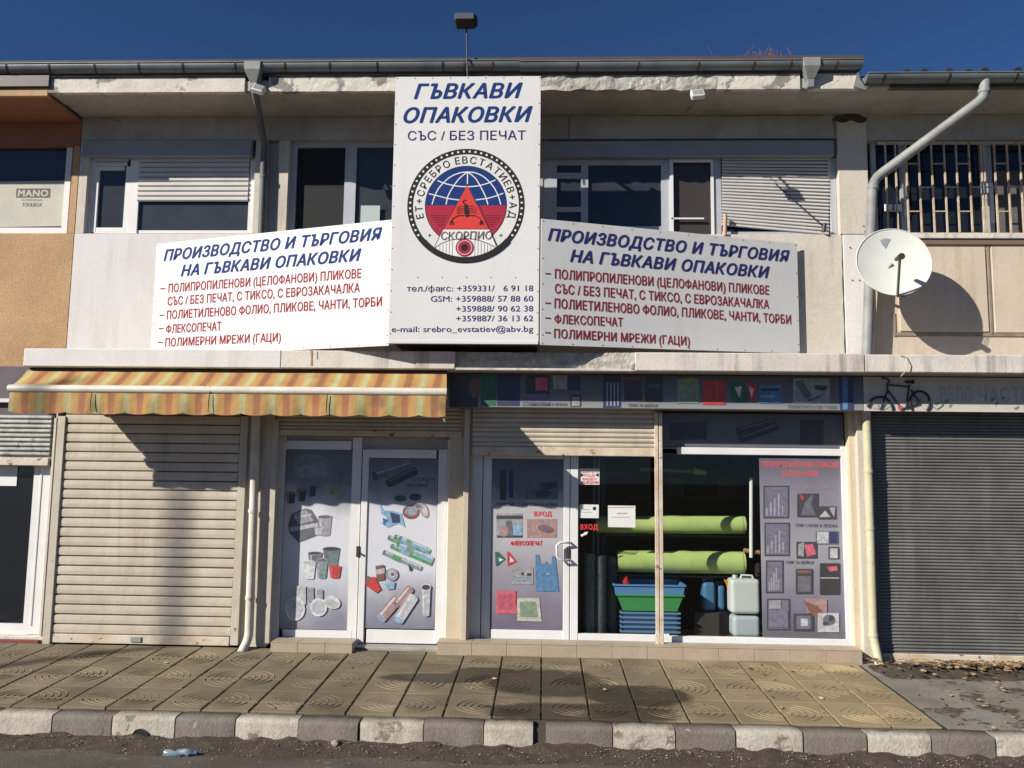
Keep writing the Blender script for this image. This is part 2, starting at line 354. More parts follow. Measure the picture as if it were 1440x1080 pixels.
TM = {(i, j): [tile_mesh(i, j, TW-.014, TD-.007, wear=w) for w in (1, .95, .75, .6, .45, .7)] for i in (0, 1) for j in (0, 1)}
ang = math.atan(SL)
def put_tile(me, x, y, dz=0):
    o = bpy.data.objects.new('tile', me); COL.objects.link(o); o.parent = pave
    o.location = Vector((x, y, bed(y)+.006+dz))-WL[pave]; o.rotation_euler = (ang+random.uniform(-.008, .008), random.uniform(-.008, .008), random.uniform(-.008, .008))
cols = list(range(-14, 13)); y_lo = KY+.16
for c in cols:
    xc = x_g+TW*(c+.5)
    for k in range(-1, 5):                      # row k spans y_c - k*TD .. y_c-(k+1)*TD
        yc = y_c-TD*(k+.5)
        if yc-TD/2 < y_lo-.02: continue
        right = (c % 2 == 0)                    # ring centre lies on even grooves
        put_tile(random.choice(TM[(0 if right else 1, 0 if (k % 2) else 1)]), xc, yc, random.uniform(-.0025, .0025))
# infill strips along the wall and along the kerb
me = tile_mesh(0, 0, TW-.014, .105, rings=False)
for c in cols: put_tile(me, x_g+TW*(c+.5), -.085, random.uniform(-.002, .002))
yb = y_c-4*TD; ml = [tile_mesh(i, 1, TW-.014, yb-y_lo-.006) for i in (0, 1)]
for c in cols: put_tile(ml[0 if c % 2 == 0 else 1], x_g+TW*(c+.5), (yb+y_lo)/2, random.uniform(-.002, .002))
# concrete and soil beyond the tiles
cp = MB(); nx, ny = 30, 16
vs = []
for j in range(ny+1):
    for i in range(nx+1):
        x = XR+.005+i*(6-.0)/nx; y = KY+.15+(.5-KY-.15)*j/ny
        vs.append((x, y, bed(y)-.01+random.uniform(-.004, .004)))
cp.add(vs, [(j*(nx+1)+i, j*(nx+1)+i+1, (j+1)*(nx+1)+i+1, (j+1)*(nx+1)+i) for j in range(ny) for i in range(nx)], 0, True)
cp.build('concrete_path', M('pale_worn_concrete', (.235, .215, .18), (.16, .14, .11), 3, spots=((.075, .058, .04), 2.6, .56), bump=.6, bscale=60, rough=.9), kind='structure')
# kerb
kerb = MB().box(-14, 12, KY+.03, KY+.15, zk-.3, zk-.03).build('kerb', bedm, kind='structure')
def kerb_paint():
    m = M('whitewashed_kerb', (.44, .40, .335), (.33, .29, .23), 4, spots=((.19, .16, .125), 5.5, .60), bump=.7, bscale=50, fine=.2, rough=.9); return m
kw = kerb_paint(); kg = M('bare_kerb_stone', (.185, .16, .13), (.145, .123, .098), 4, spots=((.30, .27, .22), 8, .66), bump=.7, bscale=55, fine=.18, rough=.9)
KB = [(-420,'g'),(-335,'w'),(-250,'g'),(-165,'w'),(-82,'g'),(-10,'w'),(71,'g'),(155,'w'),(245,'g'),(330,'w'),(418,'g'),(503,'w'),(595,'g'),(680,'w'),(767,'g'),(862,'w'),(950,'g'),(1035,'w'),(1130,'g'),(1220,'w'),(1310,'g'),(1400,'w'),(1490,'g'),(1580,'w'),(1670,'')]
for i, (p, t) in enumerate(KB[:-1]):
    a = X(p, KY, 1025); b = X(KB[i+1][0], KY, 1025); q = random.uniform(.003, .007)
    if p == 680: b -= .09
    if p == 503: a += .01
    m = MB(); n = 8; top = zk+random.uniform(-.006, .006); yf = KY+random.uniform(-.008, .006)
    # front profile swept along the stone with a little wear
    rings = []
    for k in range(n+1):
        x = a+q+(b-a-2*q)*k/n; w = random.uniform(-.004, .004); e = .006 if 0 < k < n else .0
        tz = top-random.uniform(0, .006)-(0 if 0 < k < n else .004)
        rings.append([(x, yf+.012-e+w, zk-.3), (x, yf+.010-e+w, tz-.035), (x, yf+.016+w, tz-.008), (x, yf+.032, tz), (x, yf+.155, tz+.006), (x, yf+.155, zk-.3)])
    m.add([v for rg in rings for v in rg], [(k*6+j, (k+1)*6+j, (k+1)*6+j+1, k*6+j+1) for k in range(n) for j in range(5)], 0, True)
    m.add(rings[0], [tuple(range(6))]); m.add(rings[-1], [tuple(reversed(range(6)))])
    o = m.build('kerb_stone', kw if t == 'w' else kg, kerb, label='whitewashed kerb stone' if t == 'w' else None)
# the drain hole in one stone
c = P(196, 1036, KY-.012); dm = MB(); dm.tube([(c.x, KY-.012, c.z), (c.x, KY+.1, c.z)], .058, 18, 0, caps=False)
dm.add([(c.x+.057*math.cos(t*math.pi/9), KY-.006, c.z+.057*math.sin(t*math.pi/9)) for t in range(18)], [tuple(range(18))], 1)
dm.build('drain_opening', [cement, black], kerb)
# rubble / dirt drifted against the kerb and in front of the right shop
def drift(name, mat, x0, x1, y0, y1, zf, hf, nx, ny, label, cat):
    m = MB(); vs = []
    for j in range(ny+1):
        for i in range(nx+1):
            x = x0+(x1-x0)*i/nx; y = y0+(y1-y0)*j/ny; vs.append((x+random.uniform(-.01, .01), y+random.uniform(-.006, .006), zf(x, y)+hf(x, y)))
    m.add(vs, [(j*(nx+1)+i, j*(nx+1)+i+1, (j+1)*(nx+1)+i+1, (j+1)*(nx+1)+i) for j in range(ny) for i in range(nx)], 0, True)
    return m.build(name, mat, kind='stuff', label=label, cat=cat)
from mathutils import noise as mn
def nz(x, y, s, seed=0): return mn.noise(Vector((x*s, y*s, seed)))
drift('dirt_drift', earth, -14, 12, KY-.42, KY+.02, lambda x, y: ROADZ+.0, lambda x, y: max(-.02, (.05+.045*nz(x, 0, 2.2, 3)+.03*nz(x, y, 9))*max(0, 1-(KY-y)/(.30+.14*nz(x, 0, 1.3, 8)))-.004), 520, 16, 'dark soil and grit drifted along the foot of the kerb', 'dirt')
drift('soil_bank', earth, XR+.03, 7.5, -.62, -.06, lambda x, y: bed(y)-.012, lambda x, y: -.012+.062*max(0, 1-((y+.33)/.29)**2)*(1+.8*nz(x, y, 6))*min(1, (x-XR)/.25), 140, 26, 'dark soil heaped in front of the dark grey shutter', 'dirt')
def scatter(name, mat, n, fn, smin, smax, label, cat, flat=.35, leaf=False):
    m = MB()
    for _ in range(n):
        p = Vector(fn()); s = random.uniform(smin, smax); rot = Matrix.Rotation(random.uniform(0, 6.3), 3, 'Z') @ Matrix.Rotation(random.uniform(-.6, .6) if leaf else 0, 3, 'X')
        if leaf:
            sh = [(-1, 0, 0), (-.4, .42, .12), (.3, .5, .05), (1.1, 0, .2), (.3, -.45, .1), (-.4, -.4, .02)]
            m.add([p+rot@(Vector(q)*s) for q in sh], [(0, 1, 5), (1, 2, 4, 5), (2, 3, 4)], random.randrange(len(mat)))
        else:
            sh = [Vector((random.uniform(.6, 1.2)*a, random.uniform(.6, 1.2)*b, random.uniform(.6, 1.2)*c*flat*2)) for a, b, c in ((1,0,0),(0,1,0),(-1,0,0),(0,-1,0),(0,0,1),(0,0,-1))]
            m.add([p+rot@(q*s) for q in sh], [(0,1,4),(1,2,4),(2,3,4),(3,0,4),(1,0,5),(2,1,5),(3,2,5),(0,3,5)], random.randrange(len(mat)))
    return m.build(name, mat, kind='stuff', label=label, cat=cat)
peb = [M('pebble_pale', (.30, .27, .22), rough=.9), M('pebble_dark', (.12, .10, .08), rough=.9)]
lv = [M('dry_leaf_tan', (.26, .16, .07), rough=.8, bump=0), M('dry_leaf_brown', (.12, .07, .035), rough=.8, bump=0), M('dry_leaf_pale', (.38, .27, .15), rough=.8, bump=0)]
def kerbfoot():
    x = random.uniform(-5.5, 5); y = KY-abs(random.gauss(0, .16))-.02; return (x, y, ROADZ+.012+.04*max(0, 1-(KY-y)/.25))
scatter('grit', peb, 1600, kerbfoot, .003, .009, 'small stones and grit at the foot of the kerb', 'gravel')
scatter('road_grit', peb, 1800, lambda: (random.uniform(-5, 5), random.uniform(-3.4, KY-.2), ROADZ+.002), .0015, .005, 'fine loose grit over the road surface', 'gravel')
scatter('roadside_leaves', lv, 46, kerbfoot, .012, .026, 'dry leaves lying against the kerb', 'leaves', leaf=True)
def bank():
    x = random.uniform(XR-.02, 6.5) if random.random() < .35 else random.gauss(4.1, .35); y = random.gauss(-.33, .12); y = min(-.05, y)
    return (x, y, bed(y)+.02+.05*max(0, 1-((y+.33)/.29)**2))
scatter('fallen_leaves', lv, 420, bank, .018, .042, 'dry brown leaves on the soil before the dark shutter', 'leaves', leaf=True)
def onpave():
    x = random.choice([random.uniform(-5, 3), random.gauss(2.1, .5), random.gauss(3.8, .5)]); y = random.uniform(-1.95, -.2); return (x, y, bed(y)+.015)
scatter('pavement_leaves', lv, 60, onpave, .012, .03, 'single dry leaves strewn over the pavement', 'leaves', leaf=True)
# grit and moss caught in the paving joints
def joint():
    c = random.choice(cols); x = x_g+TW*c+random.gauss(0, .004); y = random.uniform(KY+.16, -.1); return (x, y, bed(y)+.002)
scatter('joint_grit', [M('joint_soil', (.07, .055, .035), rough=1), M('joint_moss', (.06, .075, .03), rough=1), peb[1]], 1500, joint, .003, .008, 'soil and grit caught in the joints of the paving', 'grit')
scatter('pavement_grit', peb, 900, lambda: ((lambda x, y: (x, y, bed(y)+.007))(random.uniform(-5.2, 4.8), random.uniform(-2.0, -.15))), .0015, .005, 'loose grit scattered on the pavement', 'gravel')
scatter('path_leaves', lv, 150, lambda: ((lambda x, y: (x, y, bed(y)+.002))(random.uniform(XR+.1, 5.5), random.uniform(-1.95, -.5))), .010, .026, 'dry leaves strewn over the worn concrete at the right', 'leaves', leaf=True)
# crushed bottle, stone
c = PP(252, 1059, Vector((0, 0, ROADZ+.02)), Vector((0, 0, 1))); ax = Vector((1, .05, .04)).normalized()
b = MB(); prof = [(-.115, .010), (-.108, .024), (-.07, .028), (-.03, .020), (0, .027), (.04, .022), (.065, .027), (.09, .014), (.105, .011), (.118, .011)]
b.tube([c+ax*(u) + Vector((0, .006*math.sin(u*60), .006*math.sin(u*40))) for u, _ in prof], [w for _, w in prof], 12)
bt = thing('plastic_bottle', (c.x, c.y, ROADZ), 'crushed pale blue plastic bottle lying at the foot of the kerb', 'bottle')
b.build('bottle_body', M('blue_pet', (.13, .19, .25), (.26, .32, .36), 20, rough=.2, bump=.2), bt)
MB().tube([c+ax*.114, c+ax*.13], .015, 12).build('bottle_cap', M('blue_cap', (.05, .12, .35), rough=.4), bt)
c = P(472, 1062, KY-.05); s = MB(); bm = bmesh.new(); bmesh.ops.create_icosphere(bm, subdivisions=2, radius=.034)
for v in bm.verts: v.co *= 1+.35*mn.noise(v.co*40); v.co.z *= .7
s.add([Vector((c.x, KY-.07, ROADZ+.05))+v.co for v in bm.verts], [[v.index for v in f.verts] for f in bm.faces]); bm.free()
s.build('stone', peb[0], label='fist sized pale stone resting against a grey kerb stone', cat='stone')

# ================================================================ BUILDINGS
YW = .15; YR = -.50; YS = -.50
ZST = P(700, 494, YS).z; ZSB = P(700, 520, YS).z            # slab top / bottom
ZP = P(640, 329, YW).z                                     # parapet top
ZL = P(640, 196, YW).z                                     # window head
ZF0 = P(700, 127, YR).z; ZF1 = P(700, 106, YR).z          # fascia
XA = -5.14; XB = X(1222, YW, 300); XM = X(1207, YR, 110)
XL = -9.5; XRR = 9.5
mid = thing('shop_building', ((XA+XB)/2, 1.5, 0), 'two storey cream shop building between the ochre house and the building with the satellite dish', 'building')
lef = thing('ochre_building', ((XA+XL)/2, 1.5, 0), 'ochre stuccoed building at the left edge with a boxed up upper window', 'building')
rig = thing('dish_building', ((XB+XRR)/2, 1.5, 0), 'cream building on the right with barred upper window and dark shutter below', 'building')
def wallbox(name, mat, par, x0, x1, y0, y1, z0, z1, bevel=.004, **k): return MB().box(x0, x1, y0, y1, z0, z1).build(name, mat, par, bevel=bevel, **k)
# --- upper storey, middle
wallbox('parapet_wall', white_wall, mid, XA+.004, X(553, YW, 400), YW, YW+.22, ZST-.05, ZP)
wallbox('parapet_wall', plaster, mid, X(553, YW, 400), X(1186, YW, 400), YW, YW+.22, ZST-.05, ZP)
wallbox('corner_pillar', plaster, mid, X(1178, YW, 230), XB, YW-.012, YW+.25, ZP-.0, ZF0+.03)
wallbox('corner_pillar', white_wall, mid, X(1187, YW, 400), XB, YW-.008, YW+.22, ZST-.05, ZP-.004)
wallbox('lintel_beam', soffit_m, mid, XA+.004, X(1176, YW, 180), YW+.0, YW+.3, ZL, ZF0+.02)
wallbox('pillar', plaster, mid, X(357, YW, 260), X(374, YW, 260), YW+.003, YW+.22, ZP, ZL-.002)
wallbox('pillar', plaster, mid, X(389, YW, 280), X(404, YW, 280), YW+.003, YW+.22, ZP, ZL-.002)
wallbox('recess_panel', frame_g, mid, X(374, YW, 260), X(389, YW, 260), YW+.08, YW+.22, ZP, ZL-.002)
wallbox('pillar', soffit_m, mid, X(560, YW, 260), X(764, YW, 260), YW+.05, YW+.22, ZP, ZL-.002)
wallbox('pillar', plaster, mid, XA+.004, X(122, YW, 260), YW+.003, YW+.22, ZP, ZL-.002)
# dark rooms behind the upper windows
wallbox('upper_room', room_m, mid, XA+.1, XB-.05, YW+.55, 6, ZST, ZF0)
# soffit, fascia
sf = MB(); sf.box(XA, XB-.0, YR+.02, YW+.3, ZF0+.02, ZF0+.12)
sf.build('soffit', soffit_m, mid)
# fascia made of three lengths, the middle one spalled to bare concrete
def fascia(x0, x1, mat, rough_, par=mid):
    m = MB(); n = max(4, int((x1-x0)/.05)); vs = []
    for i in range(n+1):
        x = x0+(x1-x0)*i/n; a = rough_
        zb = ZF0+a*.02*mn.noise(Vector((x*7, 1, 0)))+a*.008*random.uniform(-1, 1); zt = ZF1-a*.012*abs(mn.noise(Vector((x*5, 9, 0))))
        zs = [zb, zb+(zt-zb)*.3, zb+(zt-zb)*.65, zt]
        row = [(x, YR+.06, zb)]+[(x, YR+a*.022*mn.noise(Vector((x*9, z*14, 4)))+a*.006*random.random(), z) for z in zs]+[(x, YR+.06, zt)]
        vs += row
    m.add(vs, [(i*6+j, i*6+6+j, i*6+7+j, i*6+1+j) for i in range(n) for j in range(5)]); 
    m.add([vs[k] for k in range(6)], [tuple(range(6))]); m.add([vs[-6+k] for k in range(6)], [tuple(reversed(range(6)))])
    return m.build('fascia', mat, par)
fascia(XA, X(344, YR, 117), fascia_m, .1); fascia(X(378, YR, 117), X(556, YR, 117), fascia_m, .25)
fascia(X(556, YR, 117), X(1008, YR, 117), rough_concrete, .95); fascia(X(1008, YR, 117), X(1125, YR, 117), fascia_m, .2); fascia(X(1137, YR, 117), XM, fascia_m, .12)
wallbox('fascia_backing', soffit_m, mid, XA, XM, YR+.062, YR+.3, ZF0+.006, ZF1-.004)
# hole broken in the soffit near the pillar
h = MB()
for q in range(9):
    hx = X(1188, YW, 160)+random.gauss(0, .1); hz = ZF0-.01-random.random()*.05; rr = random.uniform(.03, .07)
    h.add([(hx+rr*1.5*math.cos(a)*random.uniform(.7, 1.2), YW-.016-q*.0008, hz+rr*.6*math.sin(a)*random.uniform(.7, 1.2)) for a in [k*math.pi/5 for k in range(10)]], [tuple(range(10))])
h.build('broken_plaster', M('dark_hole', (.045, .03, .02), (.1, .07, .05), 20, bump=1), mid)
# eaves board and roof
wallbox('eaves_board', dark_metal, mid, XL, XM, YR-.02, YR+.4, ZF1+.0, ZF1+.10)
tile_roof = M('brown_roof', (.09, .06, .05), (.06, .05, .045), 4, bump=.3)
rf = MB(); rf.prism([(XL, YR-.06, ZF1+.16), (XL, 7, ZF1+1.6), (XL, 7, ZF1+1.5), (XL, YR-.06, ZF1+.11)], [(XM+.03, YR-.06, ZF1+.16), (XM+.03, 7, ZF1+1.6), (XM+.03, 7, ZF1+1.5), (XM+.03, YR-.06, ZF1+.11)]); rf.build('roof', tile_roof, mid)
def gutter(par, x0, x1, zc, yc, r, mat, brk, bmat, sag=0):
    m = MB(); n = 10; K = max(2, int((x1-x0)/.3)); vs = []
    def zz(x): return zc+sag*math.sin(x*1.7)
    for i in range(K+1):
        x = x0+(x1-x0)*i/K
        for k in range(n+1):
            a = math.pi+math.pi*k/n; vs.append((x, yc+r*math.cos(a), zz(x)+r*math.sin(a)))
        for k in range(n+1):
            a = 2*math.pi-math.pi*k/n; vs.append((x, yc+(r-.004)*math.cos(a), zz(x)+(r-.004)*math.sin(a)))
    w = 2*n+2
    m.add(vs, [(i*w+k, i*w+(k+1) % w, (i+1)*w+(k+1) % w, (i+1)*w+k) for i in range(K) for k in range(w)], 0, True)
    for i in range(K+1): pass
    m.tube([(x0, yc-r, zz(x0)), (x1, yc-r, zz(x1))], .008, 8)
    for x in (x0+.001, x1-.001): m.add([(x, yc+r*math.cos(math.pi+math.pi*k/n), zz(x)+r*math.sin(math.pi+math.pi*k/n)) for k in range(n+1)], [tuple(range(n+1))])
    g = m.build('gutter', mat, par)
    for x in brk:
        b = MB(); pr = [(yc+(r+.004)*math.cos(math.pi+math.pi*k/n), zz(x)+(r+.004)*math.sin(math.pi+math.pi*k/n)) for k in range(n+1)]
        b.prism([(x-.009, y, z) for y, z in pr]+[(x-.009, y+ (0 if y > yc else .0), z+.006) for y, z in reversed(pr)], [(x+.009, y, z) for y, z in pr]+[(x+.009, y, z+.006) for y, z in reversed(pr)], caps=False)
        b.build('bracket', bmat, g)
    return g
YG = YR-.015; RG = .082
ZG = P(600, 84, YG-RG).z-.008
iron = M('rusty_iron', (.16, .06, .03), (.09, .05, .035), 8, rough=.7, bump=.2)
xs1 = [X(p, YG-RG, 92) for p in (-55, 8, 68, 132, 194, 256, 330, 400, 463, 530, 622)]
xs2 = [X(p, YG-RG, 92) for p in (652, 692, 812, 898, 983, 1061, 1113, 1178)]
xsp = X(730, YG-RG, 92)
gutter(mid, XL, xsp, ZG, YG, RG, zinc, xs1, dark_metal); gutter(mid, xsp+.002, XM+.02, ZG-.012, YG, RG-.002, zinc, xs2, iron)
def hopper(px, par):
    x = X(px, YG-RG, 95); m = MB(); y0 = YG-RG-.012
    def ring(w, d, z, yc=YG): return [(x-w, yc-d, z), (x+w, yc-d, z), (x+w, yc+d, z), (x-w, yc+d, z)]
    zt = ZG+.004
    a = ring(.086, RG+.014, zt); b = ring(.08, RG+.012, zt-.09); c = ring(.035, .04, zt-.20); d = ring(.032, .035, zt-.28)
    m.prism(a, b); m.prism(b, c); m.prism(c, d); return m.build('hopper', zinc_l, par, bevel=.003)
hopper(355, mid); hopper(1142, mid)
# --- windows of the upper storey (px rectangles unprojected to the wall)
def window(par, Y, frames, mat, panes, slats=(), th=.05, trim=None, slat_mat=None):
    m = MB()
    for i, q in enumerate(frames): rb(m, *q, Y+(i % 3)*.0013, th)
    w = m.build('window', mat, par)
    for q, pm in panes: rb(MB(), *q, Y+.03, .006).build('pane', pm, w)
    for (x0, y0, x1, y1, n, tilt) in slats:
        cx = (x0+x1)/2; za, zb = Z(y0, Y, cx), Z(y1, Y, cx); h = (za-zb)/n; xa, xb = X(x0, Y, (y0+y1)/2), X(x1, Y, (y0+y1)/2)
        for k in range(n):
            zt = za-h*k; zq = zt-h*.90; dz = tilt*(k/n)*(xb-xa)
            b = MB(); prf = [(Y-.004, zq), (Y-.016, zq+h*.25), (Y-.016, zt-h*.2), (Y-.004, zt), (Y+.004, zt), (Y+.004, zq)]
            b.prism([(xa, y, z) for y, z in prf], [(xb, y, z-dz) for y, z in prf]); b.build('slat', slat_mat or shut_up, w)
    return w
YWN = YW+.06
wallbox('roller_box', box_grey, mid, X(117, YW, 207), X(356, YW, 207), YW-.03, YW+.14, P(236, 220, YW-.03).z, P(236, 196, YW-.03).z, bevel=.012)
window(mid, YWN, [(122,220,131,328),(131,220,181,226),(131,320,181,328),(181,220,195,328),(350,220,357,328),(195,324,350,328)], frame_w,
       [((131,220,182,326),win_blue),((194,220,351,326),win_blue)], [(195,222,350,284,9,0),(132,222,180,234,2,0)])
window(mid, YWN-.0, [(131,234,137,326),(175,234,181,326),(137,234,175,239),(137,321,175,326)], frame_w, [], th=.03)
window(mid, YWN+.02, [(404,198,416,328),(416,198,566,207),(484,207,500,328),(416,322,566,328)], frame_g, [((415,205,485,326),black),((499,205,562,326),win_blue)])
# the open casement seen inside the second window
window(mid, YW+.24, [(446,236,450,326),(418,289,446,292),(419,218,421,326)], frame_g, [], th=.02)
wallbox('roller_box', box_grey, mid, X(762, YW, 207), X(1172, YW, 207), YW-.03, YW+.14, P(966, 220, YW-.03).z, P(966, 197, YW-.03).z, bevel=.012)
window(mid, YWN, [(760,222,783,332),(783,222,930,232),(783,243,817,251),(783,291,817,298),(817,232,827,332),(930,222,942,332),(1004,222,1014,332),(1166,222,1176,332),(827,318,930,326),(1014,326,1166,332),(1121,311,1133,330)], frame_g,
       [((783,232,930,330),win_blue),((941,226,1005,330),M('brownish_dim_window', (.05,.042,.036), rough=.2, bump=0, fine=0)),((1014,226,1168,330),win_dark)])
window(mid, YWN-.02, [(942,224,947,330),(1000,224,1004,330),(947,224,1000,228),(944,306,990,308)], frame_w, [], th=.02)
# the slanting roller of the right window
wr_ = MB().box(X(1166, YWN, 270), X(1168, YWN, 270), YWN, YWN+.02, ZP, ZL-.2).build('window', frame_w, mid)
for k in range(22):
    y0 = 222+k*4.35; dx = 0.35*k
    a, b_ = P(1015, y0, YWN-.01), P(1165, y0+k*.62, YWN-.01); h = .0285
    b = MB(); prf = [(0, -h), (-.008, -h*.75), (-.008, -h*.2), (0, 0), (.008, 0), (.008, -h)]
    b.prism([(a.x, a.y+y, a.z+z) for y, z in prf], [(b_.x, b_.y+y, b_.z+z) for y, z in prf]); b.build('slat', shut_up, wr_)
a, b_ = P(1090, 258, YWN-.06), P(1158, 318, YWN-.06)
MB().tube([a, b_], .006, 6).build('strut', dark_metal, wr_)
MB().tube([P(1160, 314, YW-.03), P(1158, 326, YW-.03)], .022, 10).build('strut_foot', dark_metal, wr_)
MB().tube([P(1020, 302, YW-.02), P(1019, 332, YW-.02)], .022, 12).build('sill_tube', M('tan_tube', (.45, .30, .2), rough=.6), mid)
# paper in the second window
rbx('paper_sheet', ink('pale_teal_paper', (.40, .47, .46)), None, 507, 289, 534, 318, YWN+.012, .004, 0, label='pale greenish sheet of paper taped in the upper window left of the tall sign', cat='paper')
# --- slab between the storeys
SL0 = X(33, YS, 500); BR0, BR1 = X(640, YS, 507), X(893, YS, 507)
wallbox('floor_slab', soffit_m, mid, SL0+.01, XRR, YS+.07, 6, ZSB+.006, ZST-.004)
wallbox('slab_edge', slab_white, mid, SL0, X(395, YS, 505), YS, YS+.069, ZSB, ZST+.0, bevel=.008)
wallbox('slab_edge', slab_m, mid, X(395, YS, 505)+.001, BR0, YS+.002, YS+.069, ZSB+.002, ZST-.002, bevel=.008)
wallbox('slab_edge', slab_m, mid, BR1, X(1216, YS, 505), YS, YS+.069, ZSB, ZST, bevel=.008)
wallbox('slab_edge', slab_m, rig, X(1216, YS, 505)+.004, XRR, YS+.003, YS+.069, ZSB+.003, ZST-.006, bevel=.008)
m = MB(); n = 60; vs = []
for i in range(n+1):
    x = BR0+(BR1-BR0)*i/n; t = max(0, (x-X(838, YS, 507))/(BR1-X(838, YS, 507)))
    for j in range(5):
        z = ZSB+.012+(ZST-ZSB-.015)*j/4; vs.append((x, YS+.055-.05*t*(1-j/4*.2)+.014*mn.noise(Vector((x*11, z*20, 1)))+random.uniform(-.003, .003), z+.004*random.random()))
m.add(vs, [(i*5+j, (i+1)*5+j, (i+1)*5+j+1, i*5+j+1) for i in range(n) for j in range(4)])
m.build('broken_slab_edge', rough_concrete, mid)
wallbox('slab_drip', slab_m, mid, BR0, BR1, YS+.01, YS+.07, ZSB-.004, ZSB+.02)
# --- left building
wallbox('upper_wall', orange_wall, lef, XL, XA, YW, YW+.3, P(40, 516, YW).z, P(40, 328, YW).z)
wallbox('corner_pillar', orange_wall, lef, X(99, YW, 270), XA, YW+.002, YW+.3, P(40, 328, YW).z, P(40, 205, YW).z)
wallbox('lintel_beam', orange_dark, lef, XL, XA, YW, YW+.3, P(40, 205, YW).z+.001, ZF0+.0)
wallbox('soffit', orange_dark, lef, XL, XA-.002, YR+.04, YW+.3, ZF0-.03, ZF0-.001)
wallbox('fascia', orange_wall, lef, XL, XA-.003, YR+.0, YR+.038, ZF0-.035, ZF0+.05)
wallbox('eaves_cover', M('brown_sheet_metal', (.10, .07, .065), rough=.5), lef, XL, XA+.02, YR-.03, YR+.1, ZF0+.054, ZF1+.02)
w = window(lef, YW+.05, [(90,207,98,328),(-60,320,90,328),(-60,200,90,207)], frame_w, [((-80,205,91,324), win_blue)])
cb = thing('cardboard_sheet', (X(40, YW, 280), YW+.07, P(40, 320, YW).z), 'pale cardboard with a tool box print pressed against the upper left window', 'cardboard')
YC = YW+.074
m = MB(); m.add([P(-60, 256, YC), P(92, 254, YC), P(90, 318, YC), P(-62, 320, YC), P(-60, 256, YC+.006), P(92, 254, YC+.006), P(90, 318, YC+.006), P(-62, 320, YC+.006)], [(3,2,1,0),(4,5,6,7),(0,1,5,4),(1,2,6,5),(2,3,7,6),(3,0,4,7)])
m.build('board', M('pale_cardboard', (.52, .49, .40), (.44, .42, .36), 3, bump=.1), cb)
q0 = Vector((0, YC, 0)); m = MB()
m.add([P(23, 265, YC-.001), P(71, 265, YC-.001), P(70.5, 278, YC-.001), P(22.5, 278, YC-.001)], [(3, 2, 1, 0)], 0)
wr(m, 'MANO', (25, 276.5), (68, 276.5), 10, q0, NF, 1, .04, 0, .002); wr(m, 'TOOLBOX', (31, 290.5), (59, 290.5), 5.5, q0, NF, 0, .01, 0, .001)
wr(m, 'PROFESSIONAL', (31, 282.6), (60, 282.6), 2.6, q0, NF, 0, 0, 0, .001)
m.build('print', [ink('board_print', (.13, .125, .115)), ink('board_white', (.50, .47, .40))], cb)
# ground floor of the left building: wall with its shade put into the colour, weathered half shutter, glass front
wallbox('ground_wall', M('shade_purple_wall', (.12, .10, .11), (.09, .075, .085), 3), lef, XL, X(72, .1, 545), .1, .3, P(0, 590, .1).z, P(40, 516, YW).z)
rbx('white_strip', frame_w, lef, -80, 560, 14, 565.5, .04, .05)
ls = MB().box(XL, X(72, .03, 610), .05, .08, P(20, 650, .05).z, P(20, 584, .05).z).build('shutter', shut_grey, lef)
z0, z1 = P(30, 642, .03).z, P(30, 584, .03).z; nS = 9
for k in range(nS):
    zt = z1-(z1-z0)*k/nS; zq = z1-(z1-z0)*(k+.88)/nS; b = MB(); prf = [(.04, zq), (.026, zq+.012), (.024, (zq+zt)/2), (.03, zt), (.05, zt), (.05, zq)]
    b.prism([(XL, y, z) for y, z in prf], [(X(71, .03, 612), y, z) for y, z in prf]); b.build('slat', shut_grey, ls)
rbx('bottom_bar', rusty, ls, -300, 642, 68, 653, .02, .04, .006)
w = window(lef, .13, [(40,655,66,892),(-200,875,40,892)], frame_w, [((-300,652,52,880), win_dark)])
rbx('window_edge', frame_w, lef, 49, 655, 52, 880, .122, .02)
rbx('plinth', red_base, lef, -300, 896, 54, 919, .02, .3, .01)
rbx('sill', slab_m, lef, -300, 892, 62, 897, .03, .3)
rbx('notice_sheet', ink_white, None, -40, 655, 24, 683, .15, .003, 0, label='white paper sheet hung at the top of the far left shop window', cat='paper')
wallbox('building_body', room_m, lef, XL, XA, .6, 6, 0, ZF0)
# --- right building upper
ZPR = P(1330, 335, YW).z; ZLR = P(1330, 196, YW).z
cr2 = M('warm_cream_wall', (.56, .47, .37), (.50, .41, .31), 1.6, streak=((.33, .24, .16), .5), bump=.2)
wallbox('parapet_wall', cr2, rig, XB+.004, XRR, YW+.03, YW+.3, ZST-.05, ZPR-.05)
wallbox('window_sill', slab_m, rig, XB+.01, XRR, YW-.02, YW+.3, P(1350, 335, YW-.02).z, P(1350, 328, YW-.02).z)
wallbox('sill_ledge', M('brown_edge', (.17, .12, .09), rough=.7), rig, XB+.01, XRR, YW+.0, YW+.2, P(1350, 344, YW).z, P(1350, 335.5, YW).z)
edge = M('brown_panel_edge', (.20, .15, .11), (.30, .24, .18), 8, bump=.2)
for q in ((1391,343,1394,470), (1260,468,1500,473), (1257,440,1260,473)): rbx('panel_joint', edge, rig, *q, YW+.018, .014, .002)
for q in ((1264,347,1388,466), (1397,347,1560,468)): rbx('wall_panel', cr2, rig, *q, YW+.012, .02, .003)
wallbox('lintel_beam', soffit_m, rig, XB+.004, XRR, YW+.01, YW+.3, ZLR, ZF0+.1)
wallbox('soffit', soffit_m, rig, XB+.002, XRR, YR+.1, YW+.3, ZF0+.022, ZF0+.11)
gm = M('dark_fascia_board', (.10, .10, .10), (.075, .075, .075), 3, bump=.1)
wallbox('fascia', gm, rig, XM+.02, XRR, YR+.04, YR+.1, ZF0+.022, P(1330, 107, YR).z)
